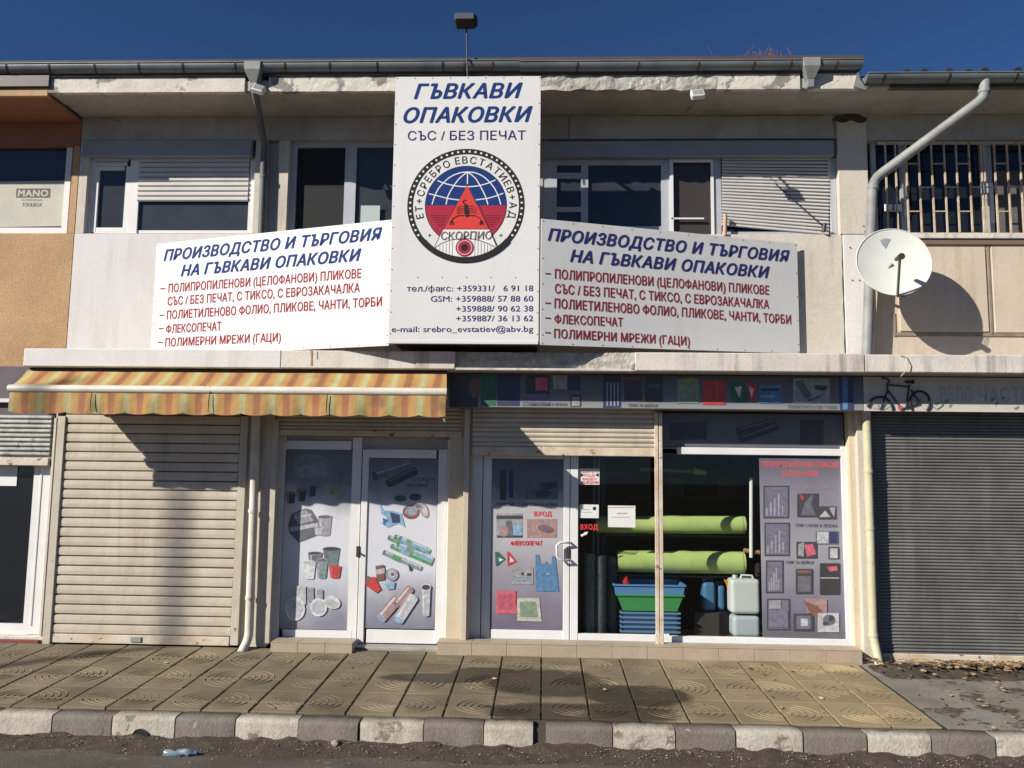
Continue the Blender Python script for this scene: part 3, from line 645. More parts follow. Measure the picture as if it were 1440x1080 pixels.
zg2 = P(1330, 101, YG-RG).z
gutter(rig, XM+.06, XRR, zg2, YG, .075, zinc, [X(p, YG-RG, 105) for p in (1245, 1337, 1432, 1520)], dark_metal)
rf = MB(); z9 = zg2+.03; rf.prism([(XM+.05, YG+.06, z9), (XM+.05, 7, z9+1.4), (XM+.05, 7, z9+1.3), (XM+.05, YG+.06, z9-.04)], [(XRR, YG+.06, z9), (XRR, 7, z9+1.4), (XRR, 7, z9+1.3), (XRR, YG+.06, z9-.04)]); rr_ = rf.build('roof', tile_roof, rig)
m = MB(); m.tube([(0, YG+.0, 0), (0, YG+.5, .12)], .045, 8); 
k0 = m.build('ridge_tile', dark_metal, rr_, at=(0, YG, 0)); k0.location = Vector((X(1275, YG, 96), YG, z9-.0))-WL[rr_]
for p in (1300, 1335, 1362, 1385, 1432, 1460):
    c2 = k0.copy(); COL.objects.link(c2); c2.location = Vector((X(p, YG, 96), YG, z9+random.uniform(-.005, .012)))-WL[rr_]
MB().add([P(1200, 122, YR-.02), P(1206, 100, YR-.02), P(1210, 112, YR-.02), P(1219, 126, YR-.02), P(1200, 122, YR+.05), P(1206, 100, YR+.05), P(1210, 112, YR+.05), P(1219, 126, YR+.05)], [(0,3,2,1),(4,5,6,7),(0,1,5,4),(1,2,6,5),(2,3,7,6),(3,0,4,7)]).build('flashing', zinc_l, rig)
# barred window
YB = YW+.10
window(rig, YB, [(1226,196,1233,332),(1233,196,1500,200),(1266,200,1276,332),(1380,200,1396,332)], frame_g, [((1232,199,1267,331),win_dark),((1275,199,1381,331),win_dark),((1395,206,1500,331),win_dark)])
rbx('curtain_panel', M('dim_curtain', (.12, .11, .10), (.08, .075, .07), 5), rig, 1400, 240, 1500, 331, YB+.022, .006)
rbx('latch_plate', ink_white, rig, 1244, 287, 1255, 297, YB-.03, .01); rbx('latch_plate', ink_white, rig, 1258, 287, 1268, 297, YB-.03, .01)
rbx('window_edge', frame_w, rig, 1271, 250, 1277, 305, YB-.01, .01); rbx('window_edge', frame_w, rig, 1393, 257, 1398, 313, YB-.01, .01)
gr = MB(); YGr = YW+.01
gr.box(X(1234, YGr, 200), X(1500, YGr, 200), YGr, YGr+.012, P(1330, 203, YGr).z, P(1330, 199, YGr).z); gr.box(X(1234, YGr, 327), X(1500, YGr, 327), YGr, YGr+.012, P(1330, 330, YGr).z, P(1330, 327, YGr).z)
barm = M('cream_rusty_bar', (.55, .47, .36), (.42, .30, .19), 9, spots=((.25, .11, .05), 15, .62), rough=.6, bump=.1)
gr = gr.build('window_grille', barm, rig)
xb = [1247, 1261, 1276, 1294, 1312, 1330, 1347, 1365, 1382, 1386, 1401, 1419, 1437, 1455]
zt_, zb_ = P(1330, 201, YGr).z, P(1330, 328, YGr).z; bar0 = None
for k, p in enumerate(xb):
    x = X(p, YGr, 265)
    if bar0 is None: bar0 = MB().box(x-.008, x+.008, YGr-.004, YGr+.012, zb_, zt_).build('bar', barm, gr)
    else: dup(bar0, (x-WL[bar0].x, 0, 0), gr)
for k in range(len(xb)-1):
    if xb[k+1]-xb[k] < 8: continue
    for ry in ((230, 297) if k % 2 == 0 else (263,)) if k not in (1,) else (230,):
        zz = P(1330, ry, YGr).z; MB().box(X(xb[k], YGr, 265)+.008, X(xb[k+1], YGr, 265)-.008, YGr, YGr+.009, zz-.006, zz+.006).build('cross_bar', barm, gr)
wallbox('building_body', room_m, rig, XB+.3, XRR, .62, 6, 0, ZF0+.1)

# ================================================================ GROUND FLOOR, MIDDLE
ZH = ZSB+.01
YF = 0.0                                                   # shutter plane
def z_at(px, py, Y): return P(px, py, Y).z
# piers
pier = M('yellowish_pier', (.56, .47, .33), (.50, .42, .30), 2, streak=((.35, .27, .17), .4), bump=.2)
wallbox('pier', plaster, mid, X(345, .02, 720), X(381, .02, 720), .02, .4, 0, ZH)
wallbox('pier', pier, mid, X(629, .02, 740), X(662, .02, 740), .05, .4, 0, ZH)
wallbox('pier', pier, mid, X(1197, .06, 740), X(1212, .06, 740), .06, .4, 0, ZH)
wallbox('pier', plaster, mid, X(1209, .0, 740), X(1231, .0, 740), .0, .4, 0, ZH)
wallbox('pier', plaster, mid, XA, X(70, .05, 740), .06, .5, 0, ZH)
for (p0, p1) in ((70, 81), (331, 342)): rbx('guide_rail', rail_m, mid, p0+0, 585, p1, 908, -.02, .05, .004)
# lit cream reveal beside the left shop window
wallbox('side_reveal', plaster, lef, X(66, .05, 740), X(70, .05, 740)+.0, .04, .2, .0, 2.3)
# left shutter, slat by slat
xs0, xs1_ = X(82, .0, 740), X(331, .0, 740)
zb0 = z_at(200, 903, 0); zt0 = ZH-.02; pitch = (z_at(200, 622.5, 0)-z_at(200, 893, 0))/20
sh = MB().box(xs0, xs1_, .025, .035, zb0, zt0).build('shutter', M('slat_gap', (.10, .09, .075)), mid)
b = MB(); prf = [(.024, .0), (.008, .002), (.0, .010), (-.003, pitch*.45), (-.0015, pitch*.86), (.006, pitch*.91), (.024, pitch*.93)]
b.prism([(xs0, y, z) for y, z in prf], [(xs1_, y, z) for y, z in prf], smooth=False)
s0 = b.build('slat', shut_m, sh); s0.location = Vector((WL[s0].x, WL[s0].y, z_at(200, 893, 0)))-WL[sh]; WL[s0] = s0.location+WL[sh]
for k in range(1, 26):
    if WL[s0].z+pitch*(k+1) < zt0:
        sl_ = dup(s0, (0, random.uniform(-.002, .002), pitch*k+random.uniform(-.001, .001)), sh); sl_.rotation_euler = (random.uniform(-.03, .03), random.uniform(-.0012, .0012), 0)
rbx('bottom_bar', rusty, sh, 63, 893.5, 322, 906, -.004, .03, .004)
rbx('shutter_handle', zinc_l, sh, 183, 896, 198, 903, -.016, .012, .002)
# pier metal edging
rbx('edge_post', rail_m, mid, 377, 590, 385, 905, -.01, .03, .003)
# small slatted shutters rolled down a little
def small_shutter(px0, px1, py0, py1, pym, n, mat, Y, barmat=None):
    cx = (px0+px1)/2; xa, xb_ = X(px0, Y, py1), X(px1, Y, py1); za, zb = z_at(cx, py0, Y), z_at(cx, pym, Y)
    s = MB().box(xa, xb_, Y+.02, Y+.03, zb, za).build('shutter', mat, mid); h = (za-zb)/n
    pr = [(.02, 0), (.006, h*.12), (0, h*.4), (.001, h*.7), (.008, h*.9), (.02, h*.9)]
    m = MB().prism([(xa, Y+y, zb+z) for y, z in pr], [(xb_, Y+y, zb+z) for y, z in pr]); a = m.build('slat', mat, s)
    for k in range(1, n): dup(a, (0, random.uniform(-.0015, .0015), h*k), s).rotation_euler = (random.uniform(-.05, .05), random.uniform(-.001, .001), 0)
    rbx('bottom_bar', barmat or rusty, s, px0, pym, px1, py1, Y-.008, .035, .006)
    return s
small_shutter(389, 649, 560, 613, 605, 8, shut_m, .03)
s2 = small_shutter(664, 921, 560, 641, 629, 10, shut_m, .0)
for q in ((650.5, 575, 658, 912),): rbx('guide_rail', rail_m, mid, *q, -.02, .04, .003)
rbx('removable_post', rusty, mid, 921.5, 580, 926.6, 912, -.03, .03, .003); rbx('removable_post', rusty, mid, 927.6, 580, 932.5, 911, -.026, .03, .003)
MB().tube([P(919, 911, -.05), P(935, 911, -.05)], .014, 8).build('post_bolt', iron, mid)
# steps
def step(px0, px1, py0, py1, Yf, mat, name='step', tiles=0):
    z1 = z_at((px0+px1)/2, py0, Yf); x0, x1 = X(px0, Yf, py1), X(px1, Yf, py1)
    if not tiles: return wallbox(name, mat, mid, x0, x1, Yf, .3, -.05, z1, bevel=.006)
    s = wallbox(name, cement, mid, x0+.004, x1-.004, Yf+.012, .3, -.05, z1-.008)
    for k in range(tiles):
        a, c = x0+(x1-x0)*k/tiles, x0+(x1-x0)*(k+1)/tiles
        wallbox('step_tile', mat, s, a+.0015, c-.0015, Yf, Yf+.011, -.03, z1-.009, bevel=.002); wallbox('step_tile', mat, s, a+.0015, c-.0015, Yf-.004, .06, z1-.0085, z1, bevel=.002)
    return s
step(380, 495, 903.5, 918, -.16, tile_beige, tiles=3)
step(495, 628, 911, 920, -.02, cement, 'threshold')
step(614, 1213, 908.5, 924, -.14, tile_beige, tiles=12)
# --- left door set
YD = .14
def member(name, par, q, Y=YD, th=.06, mat=frame_w, bev=.004): return rbx(name, mat, par, *q, Y, th, bev)
d1 = MB()
for q in ((381,605,397,905),(397,620,494,632),(397,886,494,905),(492,615,505,905)): rb(d1, *q, YD+(len(d1.v)//8)*.002, .06)
d1 = d1.build('shop_window', frame_w, mid); rb(MB(), 396, 630, 494, 888, YD+.025, .006).build('pane', win_dark, d1)
rbx('transom_panel', soffit_m, mid, 397, 606, 628, 618, YD+.02, .05); wallbox('transom_box', soffit_m, mid, X(381, .16, 600), X(632, .16, 600), .17, .3, z_at(500, 632, .16), ZH)
d2 = MB()
for q in ((506,632,515,905),(614,632,627,905),(515,632,614,644),(515,886,614,905)): rb(d2, *q, YD-.01+(len(d2.v)//8)*.002, .05)
d2 = d2.build('door', frame_w, mid, bevel=.004); rb(MB(), 514, 642, 615, 888, YD+.018, .006).build('pane', win_dark, d2)
MB().tube([P(504, 777, YD-.02), P(504, 777, YD-.05)], .012, 8).build('door_knob', dark_metal, d2); MB().box(X(501.5, YD, 775), X(506, YD, 775), YD-.02, YD-.001, z_at(504, 783, YD), z_at(504, 768, YD)).build('lock_plate', dark_metal, d2)
wallbox('outer_frame', frame_w, mid, X(627.5, YD, 760), X(634, YD, 760), YD-.015, YD+.06, z_at(630, 907, YD), z_at(630, 618, YD))
# --- shop door and windows
d3 = MB()
for q in ((678,637,690,905),(792,637,801,905),(690,637,792,645),(690,886,792,905)): rb(d3, *q, YD+(len(d3.v)//8)*.002, .05)
d3 = d3.build('shop_door', frame_w, mid, bevel=.004); rb(MB(), 689, 643, 793, 888, YD+.024, .006).build('pane', win_dark, d3)
wallbox('outer_frame', frame_w, mid, X(662, YD, 760), X(677, YD, 760), YD-.01, YD+.06, z_at(670, 905, YD), z_at(670, 630, YD))
hm = M('white_handle_plastic', (.62, .60, .57), rough=.35, bump=0)
hp = [P(802, 763, YD-.005), P(800, 763, YD-.05), P(788, 763, YD-.06), P(783, 767, YD-.06), P(783, 782, YD-.06), P(787, 787, YD-.06), P(800, 788, YD-.05), P(802, 788, YD-.005)]
MB().tube(hp, .012, 8).build('door_handle', hm, d3); MB().box(X(797, YD, 775), X(801, YD, 775), YD-.012, YD-.002, z_at(800, 785, YD), z_at(800, 772, YD)).build('lock_plate', dark_metal, d3)
w1 = MB()
for q in ((802,637,813,907),(813,892,922,907),(813,634,922,641)): rb(w1, *q, YD+(len(w1.v)//8)*.002, .05)
w1 = w1.build('shop_window', frame_w, mid, bevel=.004); rb(MB(), 812, 639, 930, 894, YD+.024, .005).build('pane', clear, w1)
w2 = MB()
for q in ((932,897,1192,913),(1187,628,1199,914),(953,630,1187,640)): rb(w2, *q, YD-.02+(len(w2.v)//8)*.002, .06)
rb(w2, 922, 892, 942, 910, YD+.0, .05)
w2 = w2.build('shop_window', frame_w, mid, bevel=.004); rb(MB(), 930, 638, 1188, 899, YD+.024, .005).build('pane', clear, w2)
rb(MB(), 931, 580, 1187, 630, YD+.02, .006).build('transom_pane', win_dark, w2)
wallbox('head_box', soffit_m, mid, X(640, .16, 600), X(1200, .16, 600), .19, .3, z_at(900, 630, .16), ZH)
# --- shop room
x0, x1 = X(650, .3, 760), X(1215, .3, 760)
wallbox('room_floor', room_floor, mid, x0, x1, .2, 4.2, -.1, z_at(900, 903, .2)-.01)
wallbox('room_back_wall', room_m, mid, x0, x1, 4.0, 4.2, 0, ZH); wallbox('room_side_wall', room_m, mid, x0-.1, x0, .3, 4.2, 0, ZH); wallbox('room_side_wall', room_m, mid, x1, x1+.1, .4, 4.2, 0, ZH)
wallbox('room_ceiling', room_m, mid, x0, x1, .3, 4.2, ZH-.06, ZH-.01)
wallbox('building_body', room_m, mid, XA, x0-.11, .5, 6, 0, ZH-.02)
# --- right shop: finely ribbed shutter
xs, xe = X(1234, .04, 760), XRR
zA, zB = z_at(1335, 922, .04), ZH-.05
n = 78; h = (z_at(1335, 610, .04)-z_at(1335, 922, .04))/68; m = MB()
for k in range(int((zB-zA)/h)):
    z = zA+k*h; pr = [(.055, z), (.043, z+h*.08), (.038, z+h*.35), (.041, z+h*.62), (.055, z+h*.78), (.056, z+h)]
    m.add([(xs, y, q) for y, q in pr]+[(xe, y, q) for y, q in pr], [(j, j+6, j+7, j+1) for j in range(5)], 0, False)
s5 = MB().box(xs, xe, .057, .07, zA, zB).build('shutter', shut_dark, rig)
m.build('slat_curtain', shut_dark, s5, kind='stuff')
rbx('bottom_bar', rusty, s5, 1241, 922, 1560, 936, .02, .04, .006)
rbx('guide_rail', M('dark_guide_rail', (.09, .085, .10), rough=.5), rig, 1226, 583, 1235, 940, .0, .06, .004)
rbx('sill', slab_m, rig, 1240, 939, 1560, 954, .0, .3, .006)
wallbox('sill_back', cement, rig, X(1225, .1, 900), XRR, .06, .3, -.1, zA-.0)

# ================================================================ FASCIA BANNER ABOVE THE SHOP
YBn = -.20
class Print:
    """flat print: every shape is a thin patch lying on its sheet, each a little above the last"""
    def __init__(s, root, Y): s.r = root; s.Y = Y; s.n = 1; s.start()
    def start(s): s.mb = MB(); s.ms = []
    def mi(s, m):
        if m not in s.ms: s.ms.append(m)
        return s.ms.index(m)
    def poly(s, pts, m):
        s.n += 1; y = s.Y-.00015*s.n-.0006; ps = [P(a, b, y) for a, b in pts]
        ar = sum(ps[i].x*ps[(i+1) % len(ps)].z-ps[(i+1) % len(ps)].x*ps[i].z for i in range(len(ps)))
        if ar < 0: ps.reverse()
        s.mb.ngon(ps, s.mi(m)); return s
    def rect(s, a, b, c, d, m): return s.poly([(a, b), (c, b), (c, d), (a, d)], m)
    def ell(s, cx, cy, rx, ry, m, rot=0, n=18, a0=0, a1=360):
        cr, sr = math.cos(math.radians(rot)), math.sin(math.radians(rot)); pts = []
        for k in range(n+(a1-a0 < 360)):
            t = math.radians(a0+(a1-a0)*k/n); u, v = rx*math.cos(t), ry*math.sin(t); pts.append((cx+u*cr-v*sr, cy+u*sr+v*cr))
        return s.poly(pts, m)
    def roll(s, x0, y0, x1, y1, r, m, hi, end):
        d = Vector((x1-x0, y1-y0)).normalized(); q = Vector((-d.y, d.x)); a = math.degrees(math.atan2(d.y, d.x))
        s.ell(x1, y1, r*.5, r, m, a); s.poly([(x0+q.x*r, y0+q.y*r), (x1+q.x*r, y1+q.y*r), (x1-q.x*r, y1-q.y*r), (x0-q.x*r, y0-q.y*r)], m)
        s.poly([(x0-q.x*r*.3, y0-q.y*r*.3), (x1-q.x*r*.3, y1-q.y*r*.3), (x1-q.x*r*.7, y1-q.y*r*.7), (x0-q.x*r*.7, y0-q.y*r*.7)], hi)
        s.ell(x0, y0, r*.5, r, end, a); s.ell(x0, y0, r*.2, r*.42, m, a); return s
    def cup(s, cx, y0, w, h, m, rim, inner):
        s.poly([(cx-w/2, y0), (cx+w/2, y0), (cx+w*.36, y0+h), (cx-w*.36, y0+h)], m); s.ell(cx, y0+h, w*.36, h*.08, m)
        s.poly([(cx-w*.40, y0+h*.15), (cx-w*.22, y0+h*.15), (cx-w*.20, y0+h*.95), (cx-w*.30, y0+h*.95)], rim)
        s.ell(cx, y0, w/2+.6, h*.14, rim); s.ell(cx, y0, w/2-.6, h*.10, inner); return s
    def text(s, t, a, b, cap, m, bold=0, shear=0):
        s.n += 1; wr(s.mb, t, a, b, cap, Vector((0, s.Y, 0)), NF, s.mi(m), bold, shear, .00015*s.n+.0007); return s
    def done(s, name='picture'): o = s.mb.build(name, s.ms, s.r); s.start(); return o
K = lambda n, c: M('print_'+n, tuple(v*.92+.02 for v in c), tuple(v*.55+.03 for v in c), 26, rough=.4, bump=0, fine=.12, bscale=60)
p_dgrey = K('dark_grey', (.045, .045, .055)); p_grey = K('grey', (.14, .14, .16)); p_lgrey = K('light_grey', (.34, .34, .36)); p_pale = K('pale', (.50, .50, .52)); p_white = K('white', (.68, .68, .69))
p_teal = K('teal', (.16, .21, .21)); p_tealh = K('teal_light', (.22, .29, .28)); p_blue = K('blue', (.03, .12, .42)); p_lblue = K('light_blue', (.24, .42, .58)); p_navy = K('navy', (.025, .035, .12))
p_red = K('red', (.55, .04, .04)); p_brown = K('brown', (.22, .09, .06)); p_green = K('green', (.10, .32, .12)); p_dgreen = K('dark_green', (.03, .13, .08)); p_olive = K('olive', (.30, .33, .08))
p_pink = K('pink', (.62, .12, .17)); p_sky = K('cornflower', (.09, .22, .40)); p_lav = K('lavender', (.17, .16, .22)); p_rose = K('rose', (.40, .24, .22)); p_sage = K('sage', (.22, .30, .20)); p_cream = K('cream', (.52, .50, .42))
def slab_sheet(x0, y0, x1, y1, Y, th, stops, name, mname):
    m = MB(); rb(m, x0, y0, x1, y1, Y, th); cx = (x0+x1)/2
    return m, sheet_mat(mname, stops, P(cx, y1, Y).z, P(cx, y0, Y).z)
zbb = P(920, 574.5, YBn).z; zbt = ZSB-.003
bn = thing('shop_banner', (X(900, YBn, 550), YBn, zbb), 'long printed banner box under the slab with pictures of bags and coloured squares', 'banner')
wallbox('banner_box', sheet_mat('banner_ink_lit_foot', [(0, (.27, .27, .27)), (.4, (.13, .13, .14)), (1, (.085, .085, .092))], zbb, zbt), bn, X(626, YBn, 550), X(1214, YBn, 550), YBn, -.005, zbb, zbt, bevel=.002)  # bright foot of the banner is sunlight put into the print colour
pr = Print(bn, YBn)
pr.rect(632, 520, 672, 573, p_dgrey).ell(668, 545, 9, 14, p_brown).done()
pr.rect(676, 524, 698, 571, p_dgreen).rect(699, 524, 731, 571, p_navy)
for k in range(5): pr.rect(703+k*5, 530, 705+k*5, 570, p_dgrey)
pr.done(); pr.rect(735, 524, 774, 571, p_lav).rect(739, 527, 773, 554, p_dgrey).rect(753, 531, 770, 549, p_crim if False else p_pink).done()
pr.rect(776, 526, 816, 549, p_grey).rect(778, 528, 797, 547, p_lgrey).rect(799, 528, 816, 549, p_navy).done()
pr.rect(802, 555, 817, 572, p_dgrey).rect(804, 558, 815, 571, p_lgrey).done(); pr.text('ПЛИК С КАПАК И ЛЕПЕНКА', (745, 571), (798, 571), 4, p_dgrey, .01).done('lettering')
pr.rect(848, 528, 873, 573, p_navy)
for k in range(4): pr.rect(853+k*5, 538, 855+k*5, 571, p_lgrey)
pr.done(); pr.rect(878, 528, 903, 563, p_dgrey).rect(880, 530, 901, 534, p_brown).done(); pr.rect(907, 528, 932, 565, p_dgrey).rect(911, 540, 928, 546, p_dgreen).done()
pr.text('ПЛИК ЗА ШЕЙКЪР', (884, 572), (925, 572.5), 4, p_dgrey, .01).done('lettering')
pr.rect(952, 533, 983, 567, p_sage).poly([(958, 533), (975, 530), (979, 536), (960, 538)], p_olive).done(); pr.rect(988, 535, 1020, 569, p_red).rect(1008, 537, 1010, 560, p_pink).done()
pr.poly([(1027, 540), (1048, 537), (1053, 566), (1030, 566)], p_dgreen).poly([(1033, 545), (1043, 543), (1040, 560)], p_white).done()
pr.poly([(1048, 536), (1064, 541), (1062, 566), (1054, 564)], p_red).poly([(1053, 543), (1060, 547), (1057, 560)], p_white).done()
pr.rect(1067, 541, 1099, 567, p_sky).rect(1070, 546, 1096, 550, p_navy).rect(1070, 556, 1090, 559, p_lblue).done()
pr.rect(1115, 532, 1167, 567, p_lgrey).poly([(1118, 537), (1128, 534), (1142, 556), (1134, 562)], p_grey).poly([(1144, 541), (1165, 543), (1160, 550), (1147, 548)], p_dgrey).poly([(1136, 562), (1163, 551), (1152, 559), (1138, 566)], p_grey).done()
pr.text('ПОЛИЕТИЛЕНОВИ ТОРБИ', (1108, 574), (1176, 575), 5, p_grey, .02).done('lettering')
pr.rect(1181, 528, 1200, 576, p_navy).rect(1185, 530, 1192, 576, p_sky).done()
# pale board with the bicycle to its right
fb = thing('fascia_board', (X(1330, YBn, 550), YBn+.03, zbb), 'pale board under the slab on the right with worn away lettering', 'sign')
wallbox('board_panel', M('pale_worn_board', (.52, .49, .42), (.44, .42, .37), 3, bump=.1), fb, X(1214.5, YBn, 550), XRR, YBn, -.005, zbb+.004, zbt, bevel=.002)
pr = Print(fb, YBn); gh = ink('ghost_letters', (.40, .38, .345)); gh2 = ink('ghost_dark', (.20, .20, .20))
pr.text('ВЕЛО', (1322, 565), (1368, 565.5), 22, gh, .04).text('ЧАСТИ', (1376, 565.6), (1452, 566.5), 22, gh, .04).done('faded_lettering')
for (a, b, w) in ((1312,568,9),(1326,564,7),(1334,571,4),(1392,562,6),(1398,568,5),(1408,560,4),(1425,574,7)): pr.poly([(a, b), (a+w, b-3), (a+w+2, b-1), (a+w*.5, b+3)], gh2)
pr.done('scuff_marks')
wallbox('board_trim', frame_w, fb, X(1214.5, YBn, 550), XRR, YBn-.006, YBn+.05, zbb-.004, zbb+.003, bevel=.001)
# bicycle mounted on the board
bk = thing('bicycle_emblem', (X(1263, YBn-.03, 577), YBn-.03, zbb), 'black bicycle fixed flat on the pale board under the slab', 'bicycle')
YK = YBn-.014
def bp(x, y, Y=YK): return P(x, y, Y)
bkm = M('black_tube', (.018, .018, .025), rough=.5)
def wheel(cx, cy, rx, ry):
    m = MB(); pts = []
    for k in range(25):
        t = math.radians(k*15); x, y = cx+rx*math.cos(t), cy+ry*math.sin(t)
        pts.append((x, y))
    seg = [bp(x, y) for x, y in pts if y < 577.5]
    i0 = next(i for i, (x, y) in enumerate(pts) if y >= 577.5) if any(y >= 577.5 for _, y in pts) else 0
    run = [bp(*pts[(i0+i) % 24]) for i in range(24)]; run = [p for p in run if p.z > zbb+.001]
    m.tube(run, .011, 8); w = m.build('wheel', bkm, bk)
    for a in range(200, 360, 22):
        t = math.radians(a); MB().tube([bp(cx, min(cy, 576)), bp(cx+rx*math.cos(t), cy+ry*math.sin(t))], .0018, 4).build('spoke', zinc, w)
wheel(1237.5, 577, 18, 19); wheel(1293.5, 566, 14, 16)
m = MB()
for a, b in (((1250,541),(1279,544)),((1248,548),(1268,575)),((1279,541),(1274,573)),((1248,538),(1248,551)),((1248,551),(1238,575)),((1281,548),(1293,566)),((1272,574),(1293,567))): m.tube([bp(*a), bp(*b)], .0075, 8)
m.build('frame', bkm, bk); MB().tube([bp(1240,531), bp(1248,533), bp(1251,536), bp(1248,540)], .008, 8).build('handlebar', bkm, bk)
MB().tube([bp(1273,537), bp(1285,537)], [.012, .02], 8).build('saddle', bkm, bk)
MB().tube([bp(1266,573, YK-.008), bp(1266,573, YK+.004)], .022, 12).build('chain_ring', M('red_plastic', (.35, .05, .06)), bk)

# ================================================================ BIG SIGNS
YCn = -.67
def solveY(px, py, z):
    lo, hi = -1.2, .4
    for _ in range(50):
        mdl = (lo+hi)/2
        if P(px, py, mdl).z < z: lo = mdl
        else: hi = mdl
    return (lo+hi)/2
cz0, cz1 = P(652, 484, YCn).z, P(652, 107.5, YCn).z
cx0, cx1 = X(551, YCn, 300), X(759, YCn, 300)
steel = M('painted_steel', (.30, .28, .26), (.18, .14, .11), 6, rough=.6)
cs = thing('central_sign', ((cx0+cx1)/2, YCn, cz0), 'tall white sign with a round red and blue scorpion emblem and phone numbers', 'sign')
wallbox('sign_panel', sign_white, cs, cx0, cx1, YCn, YCn+.012, cz0+.0, cz1, bevel=.002)
for x in (cx0+.02, cx1-.055): wallbox('frame_post', steel, cs, x, x+.035, YCn+.013, YCn+.06, cz0+.0, cz1-.01)
wallbox('bottom_trim', sign_white, cs, cx0+.004, cx1-.004, YCn-.008, YCn-.0005, cz0+.002, P(652, 479, YCn).z, bevel=.002)
wallbox('bottom_board', steel, cs, cx0+.02, cx1-.02, YCn+.061, YW-.01, cz0+.03, cz0+.06)
for z in (cz0+.1, cz0+1.3, cz1-.2):
    for x in (cx0+.04, cx1-.04): wallbox('wall_bracket', steel, cs, x-.015, x+.015, YCn+.061, YW+(.0 if z < cz0+.5 else .04), z, z+.03)
P0 = Vector((0, YCn, 0))
m = MB(); wr(m, 'ГЪВКАВИ', (581.8, 139.6), (735, 138), 22, P0, NF, 0, .032, .28); m.build('lettering', ink_blue, cs)
m = MB(); wr(m, 'ОПАКОВКИ', (567, 173.4), (749, 171.6), 22.5, P0, NF, 0, .032, .28); m.build('lettering', ink_blue, cs)
m = MB(); wr(m, 'СЪС / БЕЗ ПЕЧАТ', (573.3, 197.5), (739, 196.7), 13.3, P0, NF, 0, .008, 0); m.build('lettering', ink_navy, cs)
for t, x, y, y2 in (('тел./факс: +359331/   6 91 18', 572, 410, 409.4), ('GSM: +359888/ 57 88 60', 605.8, 424.4, 424), ('+359888/ 90 62 38', 641.3, 438.4, 438), ('+359887/ 36 13 62', 641.3, 452, 451.7), ('e-mail: srebro_evstatiev@abv.bg', 550.8, 467, 466.6)):
    m = MB(); wr(m, t, (x, y), (749.8, y2), 8.6, P0, NF, 0, .006, 0); m.build('lettering', ink_navy, cs)
# emblem
EC = P(655, 289, YCn); pxm = (P(700, 289, YCn)-P(600, 289, YCn)).length/100
def ev(dx, dy, L): return Vector((EC.x+dx*pxm, YCn-.0012-.00012*L, EC.z-dy*pxm))
class Em:
    def __init__(s): s.mb = MB(); s.ms = []; s.L = 0
    def mi(s, m):
        if m not in s.ms: s.ms.append(m)
        return s.ms.index(m)
    def poly(s, pts, m, L=None):
        s.L += 1; ps = [ev(a, b, s.L) for a, b in pts]
        if sum(ps[i].x*ps[(i+1) % len(ps)].z-ps[(i+1) % len(ps)].x*ps[i].z for i in range(len(ps))) < 0: ps.reverse()
        s.mb.ngon(ps, s.mi(m))
    def ring(s, r0, r1, m, cx=0, cy=0, a0=0, a1=360, n=64, sq=1):
        s.L += 1; a = [(math.radians(a0+(a1-a0)*k/n)) for k in range(n+1)]
        v = [ev(cx+r1*math.cos(t), cy+r1*sq*math.sin(t), s.L) for t in a]+[ev(cx+r0*math.cos(t), cy+r0*sq*math.sin(t), s.L) for t in a]
        s.mb.add(v, [(k, k+n+1, k+n+2, k+1) for k in range(n)], s.mi(m))
    def line(s, pts, w, m):
        s.L += 1; n = len(pts); L = []; R_ = []
        for i, p in enumerate(pts):
            a = pts[max(0, i-1)]; b = pts[min(n-1, i+1)]; d = Vector((b[0]-a[0], b[1]-a[1])).normalized()*w/2
            L.append(ev(p[0]-d.y, p[1]+d.x, s.L)); R_.append(ev(p[0]+d.y, p[1]-d.x, s.L))
        s.mb.add(L+R_, [(i, i+1, n+i+1, n+i) for i in range(n-1)], s.mi(m))
    def done(s, name): o = s.mb.build(name, s.ms, cs); s.mb = MB(); s.ms = []; return o
e = Em(); RO = 82.5
e.ring(RO-8, RO, ink_black); 
for k in range(60):
    t = math.radians(6*k+3)
    if 35 < (6*k+3) % 360 < 145: continue
    c = (math.cos(t)*(RO-4), math.sin(t)*(RO-4)); e.L = 3; e.poly([(c[0]+1.9*math.cos(t+q*math.pi/2+.78), c[1]+1.9*math.sin(t+q*math.pi/2+.78)) for q in range(4)], ink_white)
e.done('emblem_ring')
e.L = 1
DY = 0
up = [(57*math.cos(math.radians(180+180*k/30)), 57*math.sin(math.radians(180+180*k/30))) for k in range(31)]
e.poly(up, ink_blue)
dn = [(57*math.cos(math.radians(180*k/30)), 57*math.sin(math.radians(180*k/30))) for k in range(31)]; e.L = 1
e.poly(dn, ink_crim); e.ring(56.4, 57.6, ink_black)
def q(*cps):  # crop pixel coordinates of the emblem's middle -> offsets
    return [((x-468)/7.2, (y-495)/7.2) for x, y in cps]
